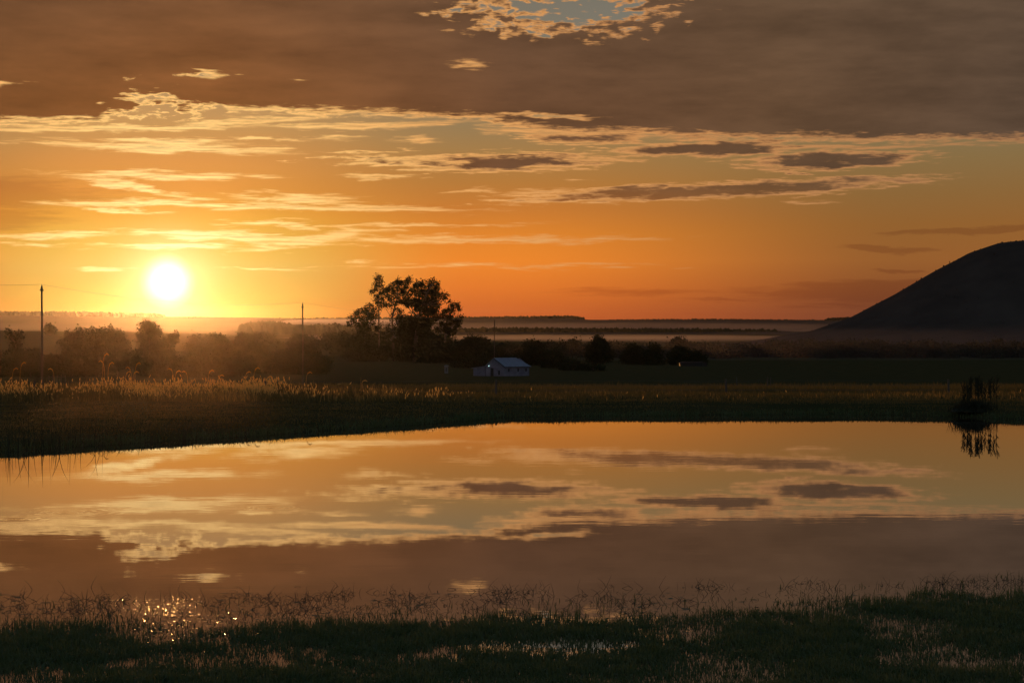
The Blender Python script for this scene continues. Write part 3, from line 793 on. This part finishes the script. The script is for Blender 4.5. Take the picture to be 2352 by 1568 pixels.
mb.add(*slab([P(Lw, 0, -0.6), P(Lw, 0, Hw), P(Lw, Gm / 2, Hr - .15), P(Lw, Gm, Hw), P(Lw, Gm, -0.6)], -ax, 0.25))
mb.build("wall", M["wall"], house)
mb = MB()
mb.add(*slab([P(0.06, Gm, -0.6), P(0.06, Gm, Hw), P(0.06, Gw, Hw - 0.55), P(0.06, Gw, -0.6)], ng, 0.2))
mb.add(*slab([P(0, Gw, -0.6), P(0, Gw, Hw - 0.55), P(Lw, Gw, Hw - 0.55), P(Lw, Gw, -0.6)], -na, -0.2))
lt = mb.build("wall", M["wall"], house); lt["label"] = "white lean-to wall"
mb = MB()
def rs(pts, t=0.10):
    n = len(pts); a = [Vector(p) for p in pts]; b = [p - Vector((0, 0, t)) for p in a]
    mb.add([tuple(p) for p in a + b], [tuple(range(n)), tuple(range(2 * n - 1, n - 1, -1))] + [(i, i + n, (i + 1) % n + n, (i + 1) % n) for i in range(n)])
rs([P(-0.35, -0.45, Hw - .12), P(Lw + 0.5, -0.45, Hw - .12), P(Lw - 0.9, Gm / 2, Hr), P(-0.35, Gm / 2, Hr)])
rs([P(-0.35, Gm / 2 + .01, Hr), P(Lw - 0.9, Gm / 2 + .01, Hr), P(Lw + 0.5, Gm, Hw), P(-0.35, Gm, Hw)])
rs([P(Lw + 0.52, -0.45, Hw - .13), P(Lw + 0.52, Gm, Hw - .02), P(Lw - 0.88, Gm / 2, Hr - .01)])
mb.build("roof", M["roof"], house)
mb = MB(); rs([P(-0.30, Gm + .02, Hw + .02), P(Lw, Gm + .02, Hw + .02), P(Lw, Gw + .4, Hw - .5), P(-0.30, Gw + .4, Hw - .5)])
lr = mb.build("roof", M["roof"], house); lr["label"] = "low lean-to roof"
mb = MB()
mb.tube([P(-0.40, -0.47, Hw - .22), P(-0.40, Gm / 2, Hr - .10)], 0.11, 0.11, 4)
mb.build("bargeboard", M["fascia"], house)
mb = MB(); mb.tube([P(-0.40, -0.50, Hw - .24), P(Lw + 0.5, -0.50, Hw - .24)], 0.09, 0.09, 4)
mb.build("gutter", M["fascia"], house)
mb = MB(); mb.tube([P(0.0, Gm + 0.02, -0.3), P(0.0, Gm + 0.02, Hw)], 0.06, 0.06, 5); mb.build("downpipe", M["fascia"], house)
def panel(name, wall, a0, a1, z0, z1, t=0.06, m="dark"):
    q = MB()
    if wall == "long": pts = [P(a0, 0, z0), P(a1, 0, z0), P(a1, 0, z1), P(a0, 0, z1)]; nn = na
    else: pts = [P(0, a0, z0), P(0, a1, z0), P(0, a1, z1), P(0, a0, z1)]; nn = ng
    pts = [tuple(Vector(p) + nn * 0.03) for p in pts]
    q.add(*slab(pts, nn, -0.04) if False else slab([tuple(Vector(p) + nn * t * .5) for p in pts], nn, t))
    return q.build(name, M[m], house)
panel("door", "gable", 3.1, 3.95, 0.0, 2.1)
w_ = panel("window", "gable", 1.25, 1.75, 0.35, 1.45)
for a in (1.1, 3.9, 6.3): panel("window", "long", a, a + 0.42, 1.15, 1.95)
lp = MB(); q = Vector(P(0, 4.35, 2.62)) + ng * 0.16
lp.box(q.x - .07, q.x + .07, q.y - .06, q.y + .06, q.z - .08, q.z + .08)
lp.build("wall_lamp", M["lamp"], house)

# small pale outbuildings, and the far building in the mist
def shed(name, label, px, D, w, h, d=3.0, m="pale", pitch=0.5, cat="shed", base=None, rm="roof"):
    x_ = X(px, D); b = gz(x_, D) if base is None else base
    r_ = empty(name, (x_, D, b), label, cat)
    q = MB(); q.box(-w / 2, w / 2, -d / 2, d / 2, -0.5, h); q.build("wall", M[m], r_)
    q = MB(); q.prism([(-w / 2 - .2, h), (w / 2 + .2, h), (w / 2 * .7, h + pitch), (-w / 2 * .7, h + pitch)], -d / 2 - .2, d / 2 + .2)
    q.build("roof", M[rm], r_)
    q = MB(); q.box(-w * .1, w * .12, -d / 2 - .05, -d / 2 + .02, 0, h * .7); q.build("door", M["dark"], r_)
    return r_
shed("shed", "tiny white shed left of the farmhouse under the gum trees", 1025, 520, 1.0, 1.5, 1.0, "pale", 0.2, base=gz(X(1025, 520), 520) + 0.5)
shed("low_building", "low building with pale flat roof among the belt bushes", 1592, 640, 9.0, 1.5, 3.0, "dark", 0.35, base=gz(X(1592, 640), 640) - 0.4, rm="fascia")
bD = 1900
fb = empty("far_building", (X(727, bD), bD, -11.5), "hazy two-block building in the mist right of the second pole", "building")
q = MB(); q.box(-8, 8.0, -5, 5, 0, Z(779.5, bD) + 11.5); q.build("wall", M["pale"], fb)
q = MB(); q.box(-7.9, 0.2, -4.5, 4.5, Z(779.5, bD) + 11.5, Z(769.5, bD) + 11.5); t_ = q.build("tower", M["pale"], fb)
q = MB(); q.box(-8.3, 0.6, -4.9, 4.9, Z(769.5, bD) + 11.5, Z(768.5, bD) + 11.5); q.build("roof", M["fascia"], fb)

# ------------------------------------------------------------------ poles and wires
poles = [(96, 657, 220, "tallest nearest utility pole at the left edge of the scene"),
         (695, 698, 290, "second utility pole between the sun and the gum trees"),
         (1135.5, 733, 520, "third utility pole rising behind the farmhouse"), ]
tops = []
for px, yt, D, lb in poles:
    x_ = X(px, D); b = gz(x_, D); zt = Z(yt, D)
    r_ = empty("utility_pole", (x_, D, b), lb, "pole", "utility poles along the wire")
    q = MB(); q.tube([(0, 0, -0.5), (0.03, 0, (zt - b) / 2), (0, 0, zt - b)], 0.15, 0.10, 8); q.build("shaft", M["wood"], r_)
    q = MB(); q.box(-0.13, 0.13, -0.5, 0.5, zt - b - .55, zt - b - .42); q.build("crossarm", M["wood"], r_)
    for s in (-1, 1):
        q = MB(); q.tube([(0, s * .42, zt - b - .42), (0, s * .42, zt - b - .22)], 0.06, 0.045, 6); q.build("insulator", M["pale"], r_)
    q = MB(); q.tube([(0, 0, zt - b), (0, 0, zt - b + .22)], 0.05, 0.04, 6); q.build("insulator", M["pale"], r_)
    tops.append(Vector((x_, D, zt)))
tops = [Vector((X(-600, 165), 165, tops[0].z + 2.0))] + tops + [Vector((X(1700, 520), 520, 1.5))]
for i in range(3):
    q = MB()
    a, b = tops[i], tops[i + 1]
    pts = []
    for k in range(25):
        t = k / 24; p = a.lerp(b, t); p.z -= 4 * t * (1 - t) * 1.1 - 0.2
        pts.append(p)
    q.tube(pts, 0.012, 0.012, 3)
    o = q.build("overhead_wire", M["wire"])
    tag(o, ["thin sagging wire running out of the picture from the tallest pole", "thin sagging wire from the tallest pole to the second pole",
            "thin sagging wire from the second pole to the pole behind the farmhouse"][i], "wire", "overhead wires")
for px, yt, yb, D, lb in ((730.5, 746, 790, 1700, "faint far pole in the mist beside the hazy building"), (268, 706, 722, 6800, "hair-thin mast on the far ridge left of the sun")):
    q = MB(); q.tube([(0, 0, 0), (0, 0, Z(yt, D) - Z(yb, D))], D / F * .35, D / F * .25, 5)
    o = q.build("far_pole", M["wood"]); o.location = (X(px, D), D, Z(yb, D)); tag(o, lb, "pole")

# fence along the top of the bank
posts = [(79, 100), (609, 97), (1139, 100), (1669, 103), (2180, 106)]
fence = empty("wire_fence", (X(609, 97), 97, gz(X(609, 97), 97)), "wire fence with thin wooden posts in the tall grass behind the bank", "fence")
ptop = []
for px, D in posts:
    x_ = X(px, D); b = gz(x_, D)
    q = MB(); lean = random.uniform(-.05, .05); h_ = random.uniform(0.78, 0.92)
    o0 = fence.location
    q.tube([(x_ - o0.x, D - o0.y, b - o0.z - .3), (x_ - o0.x + lean, D - o0.y, b - o0.z + h_)], 0.065, 0.055, 7)
    q.build("post", M["wood"], fence); ptop.append(Vector((x_ - o0.x + lean, D - o0.y, b - o0.z + h_)))
for dz_ in (0.08, 0.34, 0.6):
    q = MB(); q.tube([p - Vector((0, 0, dz_)) for p in ptop], 0.006, 0.006, 3); q.build("wire", M["wire"], fence)
f2 = empty("wire_fence", (X(1692, 215), 215, gz(X(1692, 215), 215)), "pair of thicker posts with wire standing in the right-hand field", "fence")
for px, w in ((1692, .07), (1763, .07), (1770, .06)):
    x_ = X(px, 215) - f2.location.x
    q = MB(); q.tube([(x_, 0, -.4), (x_, 0, 1.75)], w, w * .9, 6); q.build("post", M["wood"], f2)
q = MB(); q.tube([(-6, 0, 1.2), (4.2, 0, 1.25)], 0.01, 0.01, 3); q.build("wire", M["wire"], f2)
f3 = empty("rail_fence", (X(130, 330), 330, gz(X(130, 330), 330)), "low rail fence in front of the hedge by the leftmost pole", "fence")
for k in range(5):
    x_ = X(112 + k * 9.5, 330) - f3.location.x
    q = MB(); q.tube([(x_, 0, -.4), (x_, 0, 2.0 + 0.15 * (k % 2))], .09, .08, 6); q.build("post", M["wood"], f3)
q = MB(); q.tube([(X(112, 330) - f3.location.x, 0, 1.7), (X(150, 330) - f3.location.x, 0, 1.75)], .06, .06, 5); q.build("rail", M["wood"], f3)

# ------------------------------------------------------------------ grasses
def blades(name, label, x, y, hmin, hmax, w, m, lean=0.5, segs=3, seed=0, zoff=0.0, hmul=None, cat="grass", drop=-0.03, base0=None):
    g = np.random.default_rng(seed); n = len(x)
    z = height(x, y) + drop if base0 is None else np.full(n, base0)
    h = g.uniform(hmin, hmax, n) * (1 if hmul is None else hmul)
    V, Fc = ribbons(np.stack([x, y, z + zoff], 1), h, w * g.uniform(.6, 1.3, n), g.normal(0, lean, n), g.uniform(0, 6.28, n),
                    g.uniform(-0.9, 0.9, n), segs)
    o = mesh_obj(name, V, Fc, M[m])
    return tag(o, label, cat, kind="stuff")

def scatter(n, y0, y1, seed, wide=0.30, pad=3):
    g = np.random.default_rng(seed)
    y = np.sqrt(g.uniform(y0 ** 2, y1 ** 2, n)); x = g.uniform(-1, 1, n) * (y * wide + pad)
    return x, y

# turf on the bank
x, y = scatter(90000, 60, 92, 101)
k = (y > far_shore(x) + 0.25); x, y = x[k], y[k]
blades("bank_turf", "short dark turf covering the far bank down to the water", x, y, .04, .13, .035, "green", .5, 2, 1)
# overhanging fringe at the water's edge
g = np.random.default_rng(102); n = 9000
x = g.uniform(-24, 27, n); y = far_shore(x) + g.uniform(-0.25, 0.55, n) ** 1.0
cl_ = fbm(x, x * 0, 0.9, 3, 3)
k = g.random(n) < np.clip((cl_ - 0.30) * 3, 0.1, 1); x, y = x[k], y[k]
blades("shore_fringe", "ragged fringe of grass along the far water's edge", x, y, .08, .34, .022, "marsh", .9, 3, 2, hmul=np.where(x < 0, 1.25, .8), drop=0.02)
g = np.random.default_rng(103); n = 130
x = g.uniform(-18.5, -13.2, n); x = x[g.random(n) < np.clip((-13.0 - x) / 4, .1, 1)]; y = far_shore(x) + g.uniform(-.4, .6, len(x))
blades("shore_reeds", "sparse thin reeds on the far bank at the left edge", x, y, .5, 1.35, .022, "reed", .35, 5, 3, drop=0.0)
# golden crest grass: the dry mask spreads straw to paint sun glow fading rightwards
x, y = scatter(70000, 90, 108, 104)
cl_ = fbm(x, y, 0.35, 8, 3); g = np.random.default_rng(1)
sunward = np.clip((-1 - x) / 13, 0.0, 1)
k = g.random(len(x)) < (0.10 + 0.45 * sunward ** 1.5 * np.clip(fbm(x, y, .16, 61, 2) * 4 - 1.3, .2, 1)) * np.clip(cl_ * 3.6 - 1.4, 0.04, 1)
blades("dry_grass", "golden backlit tall grass along the top of the far bank", x[k], y[k], .35, .95, .030, "straw", .35, 3, 4, hmul=(0.15 + 1.5 * fbm(x[k], y[k], .7, 2, 3)) * np.clip(.40 + (-3 - x[k]) / 14, .35, .85))
x, y = scatter(70000, 89.5, 125, 105)
cl_ = fbm(x, y, 0.3, 11, 3)
blades("meadow_grass", "rough green-brown meadow grass behind the bank", x, y, .25, .75, .04, "green", .4, 3, 5, hmul=(0.4 + 1.0 * cl_) * np.where(y < 108, np.clip(.38 + (-2 - x) / 20, .38, 1), 1))
x, y = scatter(60000, 125, 330, 106)
blades("meadow_grass", "distant rough grass sloping down towards the farmhouse", x, y, .3, .9, .10, "green", .4, 2, 6, hmul=0.4 + fbm(x, y, .08, 12, 3))
x, y = scatter(22000, 120, 240, 108); g = np.random.default_rng(2)
k = g.random(len(x)) < np.clip(fbm(x, y, .06, 21, 3) * 3 - 1.1, 0, 1); x, y = x[k], y[k]
blades("dry_grass", "scattered straw-coloured tufts in the field beyond", x, y, .3, .8, .05, "straw", .4, 2, 7)

# seed heads among the golden grass
def seed_heads(xa, ya, seed):
    g = np.random.default_rng(seed); n = len(xa)
    z = height(xa, ya) + g.uniform(.35, .95, n) * (0.15 + 1.2 * fbm(xa, ya, .7, 2, 3)) * np.clip(.5 + (-3 - xa) / 14, .4, 1)
    P_ = np.stack([xa, ya, z], 1)
    V = []; Fs = []
    a = np.stack([g.normal(0, .025, n), g.normal(0, .02, n), g.uniform(.06, .12, n)], 1)
    b = np.stack([g.uniform(.018, .035, n), g.normal(0, .01, n), g.normal(0, .008, n)], 1)
    V = np.stack([P_ - a, P_ - b, P_ + a, P_ + b], 1).reshape(-1, 3)
    return V, np.arange(n * 4).reshape(n, 4)
x, y = scatter(42000, 90.5, 103, 107); g = np.random.default_rng(3)
k = g.random(len(x)) < np.clip(fbm(x, y, .16, 61, 2) * 4 - 1.3, .12, .85) * np.clip((-1.5 - x) / 13, 0.008, 1) ** 1.3 * np.clip(fbm(x, y, .6, 5, 3) * 3.4 - 1.3, 0, 1); x, y = x[k], y[k]
V, Fc = seed_heads(x, y, 9)
tag(mesh_obj("seed_heads", V, Fc, M["plume"]), "glowing seed heads on the golden grass of the far bank", "grass", kind="stuff")

# curving plumes standing above the grass
pl = [(50, 831), (32, 844), (240, 811), (236, 827), (252, 831), (314, 832), (298, 842), (309, 852), (292, 852), (394, 845), (406, 850), (427, 851),
      (482, 849), (505, 860), (567, 852), (587, 843), (616, 863), (707, 853), (834, 872), (120, 845)]
where = ["upper plume near the left edge", "drooping plume nearest the left edge", "tallest upright plume left of the sun's glow", "plume just under the tallest upright one",
         "thin plume right of the tallest upright one", "highest hooked plume of the cluster below the sun", "second hooked plume of the cluster below the sun",
         "right low plume of the cluster below the sun", "left low plume of the cluster below the sun", "arched plume right of the cluster below the sun",
         "small plume trailing the arched one", "feathery plume leaning right beyond the arched one", "upright plume left of the first fence post gap",
         "short bushy plume in the golden grass", "curled plume left of the fence post", "broad arched plume above the fence post", "plume right beside the fence post",
         "small arched plume under the second pole", "stubby pale plume below the gum trees", "thin plume below the leftmost thicket"]
for i, ((px, yt), lb) in enumerate(zip(pl, where)):
    D = 92 + (i * 37 % 11) * 0.35; x_ = X(px, D); b = gz(x_, D); H = Z(yt, D) - b
    g = np.random.default_rng(300 + i); sg = 1 if g.random() > .35 else -1
    root = empty("plume_grass", (x_, D, b), lb, "plume grass", "plumes above the golden grass")
    bend = [(-sg * .10, 0, 0), (-sg * .10, 0, H * .5), (-sg * .07, 0, H * .8), (-sg * .01, 0, H * .95), (sg * .10, 0, H * 1.0), (sg * .19, 0, H - .07)]
    q = MB(); q.tube(bend[:5], .010, .006, 4); q.build("stem", M["straw"], root)
    V = []; Fs = []; n = 70
    for j in range(n):
        t = g.random(); s0 = 2.6 + t * 2.4; a = int(s0); p = Vector(bend[a]).lerp(Vector(bend[min(a + 1, 5)]), s0 - a)
        l = .055 * (1 - abs(t - .5)) + .01
        d = Vector((sg * g.uniform(-.1, 1), g.normal() * .5, -g.uniform(.0, 1))).normalized() * l
        wv = Vector((.010, 0, .006)); kx = len(V)
        V += [tuple(p - wv), tuple(p + wv), tuple(p + d)]; Fs.append((kx, kx + 1, kx + 2))
    mesh_obj("plume", V, Fs, M["plume"], root)

# the dark reed clump on the right of the far bank
rx, ry = X(2243, 84.6), 84.4
rc = empty("reed_clump", (rx, ry, gz(rx, ry)), "tall dark drooping reed clump on the far bank at right", "reeds")
q = MB(); g = np.random.default_rng(55)
V = []; n1, n2 = 20, 8
for i in range(n2 + 1):
    ph = (math.pi / 2) * i / n2
    for j in range(n1):
        t = 2 * math.pi * j / n1; nn = 1 + .3 * mnoise.noise(Vector((math.cos(t) * 2, math.sin(t) * 2, ph * 2)))
        V.append((-.3 + .85 * math.cos(t) * math.cos(ph) * nn, .5 * math.sin(t) * math.cos(ph) * nn, .20 * math.sin(ph) * nn - .05))
Fc = [(i * n1 + j, i * n1 + (j + 1) % n1, (i + 1) * n1 + (j + 1) % n1, (i + 1) * n1 + j) for i in range(n2) for j in range(n1)]
mesh_obj("tussock", V, Fc, M["reed"], rc, True)
def reed_part(x_, y_, H, seed):
    g = np.random.default_rng(seed); V = []; Fs = []
    lx = g.normal(0, .05)
    sub = MB(); sub.tube([(x_, y_, 0), (x_ + lx * .5, y_, H * .5), (x_ + lx, y_, H * .97)], .012, .006, 4)
    V = list(sub.v); Fs = list(sub.f)
    for j in range(26):
        t = g.uniform(.35, 1.0); p = Vector((x_ + lx * t, y_, H * t)); l = g.uniform(.12, .38) * (1.2 - .6 * abs(t - .8))
        d = Vector((g.choice([-1, 1]) * g.uniform(.08, .32), g.uniform(-.2, .2), g.uniform(.3, 1.0))).normalized() * l
        w2 = Vector((.014, .004, 0)); a = len(V)
        mid = p + d * .6
        V += [tuple(p - w2 * .6), tuple(p + w2 * .6), tuple(mid + w2), tuple(mid - w2), tuple(p + d + Vector((0, 0, -l * .25)))]
        Fs += [(a, a + 1, a + 2, a + 3), (a + 3, a + 2, a + 4)]
    return V, Fs
g = np.random.default_rng(77); nb = 900
V, Fs = ribbons(np.stack([g.normal(-.2, .36, nb), g.normal(0, .25, nb), np.full(nb, -.05)], 1), g.uniform(.25, .75, nb), g.uniform(.015, .035, nb), g.normal(0, .8, nb), g.uniform(0, 6.28, nb), g.uniform(-1, 1, nb), 3)
tag(mesh_obj('basal_leaves', V, Fs, M['reed'], rc), kind='stuff')
offs = [(-.78, 1.38), (-.66, 1.5), (-.60, 1.2), (-.47, 1.45), (-.38, 1.65), (-.27, 1.75), (-.20, 1.6), (-.08, 1.55), (0.02, 1.6), (.10, 1.68), (.20, 1.35), (.30, 1.45), (.38, 1.3),
        (.62, 1.7), (.68, 1.6), (.74, 1.55), (.90, 1.72), (.96, 1.6), (-.52, 1.3), (.05, 1.4)]
for i, (o_, H) in enumerate(offs):
    V, Fs = reed_part(o_ * 0.82, g.uniform(-.25, .2), H * 0.84, 400 + i)
    mesh_obj("reed", V, Fs, M["reed"], rc)

# ------------------------------------------------------------------ near marsh
edge_y = [(0, 1432), (250, 1415), (400, 1436), (700, 1432), (900, 1412), (1176, 1410), (1500, 1398), (1800, 1388), (2100, 1366), (2352, 1352)]
def near_edge(px): return np.interp(px, [a for a, b in edge_y], [EYE * F / (b - HOR) for a, b in edge_y])
def toscr(x, y): return 1176 + x / y * F
g = np.random.default_rng(200)
n = 380000
y = np.sqrt(g.uniform(17.5 ** 2, 31 ** 2, n)); x = g.uniform(-1, 1, n) * (y * .30 + .8)
e = near_edge(toscr(x, y)) + (fbm(x, y, 1.1, 4, 4) - .5) * 2.2
dn = fbm(x * .8, y, .9, 14, 4) ; cluster = fbm(x, y, 5.0, 15, 2)
p = np.clip((e - y) / 1.3, 0, 1) * np.clip((dn - .22) * 3.0, 0.46, 1) * np.clip(cluster * 2.6 - .5, .1, 1)
p = np.maximum(p, 0.012 * (y < e + 1.2))
k = g.random(n) < p; x, y, dn2 = x[k], y[k], dn[k]
hm = (0.45 + 0.9 * fbm(x, y, 2.6, 18, 3)) * np.clip(.45 + 1.1 * dn2, .5, 1.2)
blades("marsh_grass", "dense dark marsh grass growing out of the near shallows", x, y, .05, .15, .011, "marsh", .8, 3, 8, hmul=hm, base0=-0.01)
g = np.random.default_rng(201); n = 50000
y = np.sqrt(g.uniform(17.5 ** 2, 28 ** 2, n)); x = g.uniform(-1, 1, n) * (y * .30 + .8)
e = near_edge(toscr(x, y)); dn = fbm(x * .8, y, .9, 14, 4)
k = g.random(n) < np.clip((e - .5 - y) / 2.0, 0, 1) * np.clip((dn - .42) * 5, 0, 1); x, y = x[k], y[k]
blades("marsh_herbs", "broad-leaved low herbs matted among the near marsh grass", x, y, .03, .09, .035, "marsh", 1.3, 2, 9, base0=0.0)

def arcs(name, label, cx, cy_, seed):
    """thin stems that leave the water, bend over and often dip back into it"""
    g = np.random.default_rng(seed); n = len(cx); segs = 7
    L = g.uniform(.07, .25, n); kind = g.random(n); hd = g.uniform(0, 6.28, n)
    up = g.uniform(.35, 1.25, n); curl = np.where(kind < .30, g.uniform(1.6, 3.4, n), g.uniform(-.2, .9, n)) * g.choice([1, -1], n)
    kink = g.uniform(.35, .75, n)
    pts = np.zeros((segs + 1, n, 3)); pts[0] = np.stack([cx, cy_, np.full(n, -.01)], 1)
    ang_ = up.copy()
    for i in range(segs):
        st_ = L / segs
        bend = curl / segs * np.where(np.abs(i / segs - kink) < .12, 2.6, .65)
        ang_ = ang_ - np.abs(bend)
        pts[i + 1] = pts[i] + np.stack([np.cos(hd) * np.cos(ang_) * st_, np.sin(hd) * np.cos(ang_) * st_ * .6, np.sin(ang_) * st_], 1)
        pts[i + 1][:, 2] = np.maximum(pts[i + 1][:, 2], -.012)
    r = g.uniform(.0024, .0050, n)
    ring = [(1, 0), (-.5, .87), (-.5, -.87)]
    V = np.zeros((n, (segs + 1) * 3, 3), np.float32)
    for i in range(segs + 1):
        d = pts[min(i + 1, segs)] - pts[max(i - 1, 0)]; d /= np.linalg.norm(d, axis=1)[:, None] + 1e-9
        a = np.cross(d, np.array([.2, 1, .1])); a /= np.linalg.norm(a, axis=1)[:, None] + 1e-9
        b = np.cross(d, a); rr_ = (r * (1 - .6 * i / segs))[:, None]
        for q_, (c, s) in enumerate(ring): V[:, i * 3 + q_] = pts[i] + (a * c + b * s) * rr_
    qf = np.array([[i * 3 + j, i * 3 + (j + 1) % 3, (i + 1) * 3 + (j + 1) % 3, (i + 1) * 3 + j] for i in range(segs) for j in range(3)])
    Fc = (np.arange(n)[:, None, None] * ((segs + 1) * 3) + qf[None]).reshape(-1, 4)
    tag(mesh_obj(name, V.reshape(-1, 3), Fc, M["stem"]), label, "reeds", kind="stuff")
g = np.random.default_rng(202)
px_ = g.uniform(-30, 2382, 260)
ex = np.interp(px_, [0, 600, 1176, 1800, 2352], [1375, 1372, 1356, 1340, 1335])
cx = []; cy_ = []
for a, b in zip(px_, ex):
    if fbm(np.array([a]), np.array([0.]), .012, 6, 3)[0] < .45: continue
    y0 = b + abs(g.normal(0, 26)) - 4
    D = EYE * F / (y0 - HOR); m_ = int(g.integers(4, 13)); xx = X(a, D)
    cx += list(xx + g.normal(0, .16, m_)); cy_ += list(D + g.normal(0, .12, m_))
arcs("bent_stems", "thin bent water stems looping over their own reflections along the near edge", np.array(cx), np.array(cy_), 12)
g = np.random.default_rng(203); n = 5000
y = g.uniform(22, 29.5, n); x = g.uniform(-1, 1, n) * (y * .28 + .5)
e = near_edge(toscr(x, y)); k = (np.abs(y - e - .3) < g.exponential(1.0, n)) & (fbm(x, y, 1.3, 3, 3) > .42); x, y = x[k], y[k]
arcs("bent_stems", "tangle of fallen stems where the near marsh grass meets open water", x, y, 13)
# floating leaf flecks
g = np.random.default_rng(204); n = 1500
y = g.uniform(24.5, 28.6, n); x = g.uniform(-1, 1, n) * (y * .28); k = fbm(x, y, .8, 31, 3) > .52; x, y = x[k], y[k]; n = len(x)
a = np.stack([g.uniform(.02, .08, n), g.normal(0, .01, n), g.normal(0, .001, n)], 1); b = np.stack([g.normal(0, .004, n), g.uniform(.006, .016, n), g.uniform(0, .004, n)], 1)
P_ = np.stack([x, y, np.full(n, .006)], 1)
V = np.stack([P_ - a, P_ - b, P_ + a, P_ + b], 1).reshape(-1, 3)
tag(mesh_obj("floating_leaves", V, np.arange(n * 4).reshape(n, 4), M["marsh"]), "narrow dead leaves lying flat on the near water", "leaves", kind="stuff")

# wet facets added below the sun to sparkle in place of ripples
def b_glint(t, out):
    p = t.n.new("ShaderNodeBsdfPrincipled"); p.inputs["Base Color"].default_value = (0.035, 0.032, 0.015, 1)
    p.inputs["Roughness"].default_value = 0.16; p.inputs["IOR"].default_value = 1.45
    t.l.new(p.outputs[0], out.inputs[0])
M["glint"] = mat("glint_facet", b_glint)
g = np.random.default_rng(205); n = 1900
pxs = g.normal(415, 120, n); pys = 1368 + g.gamma(2.2, 22, n); k = (pys < 1500); pxs, pys = pxs[k], pys[k]; n = len(pxs)
y = EYE * F / (pys - HOR); x = (pxs - 1176) / F * y
k = fbm(x, y, 2.2, 44, 3) > .42; x, y = x[k], y[k]; n = len(x)
tx = g.normal(0, R(5.0), n); ty = g.normal(0, R(5.0), n); rr_ = g.uniform(.004, .009, n); h0 = .012 + g.random(n) * .03 * (y < 26.3) + g.random(n) * .05 * (y < 25.6)
P_ = np.stack([x, y, h0], 1)
a = np.stack([rr_ * 1.5, rr_ * 0, np.sin(tx) * rr_ * 1.5], 1); b = np.stack([rr_ * 0, rr_ * 1.2, np.sin(ty) * rr_ * 1.2], 1)
V = np.stack([P_ - a, P_ - b, P_ + a, P_ + b], 1).reshape(-1, 3)
tag(mesh_obj("glint_facets", V, np.arange(n * 4).reshape(n, 4), M["glint"]), "wet facets added in the near shallows to catch the sun like ripples", "leaves", kind="stuff")
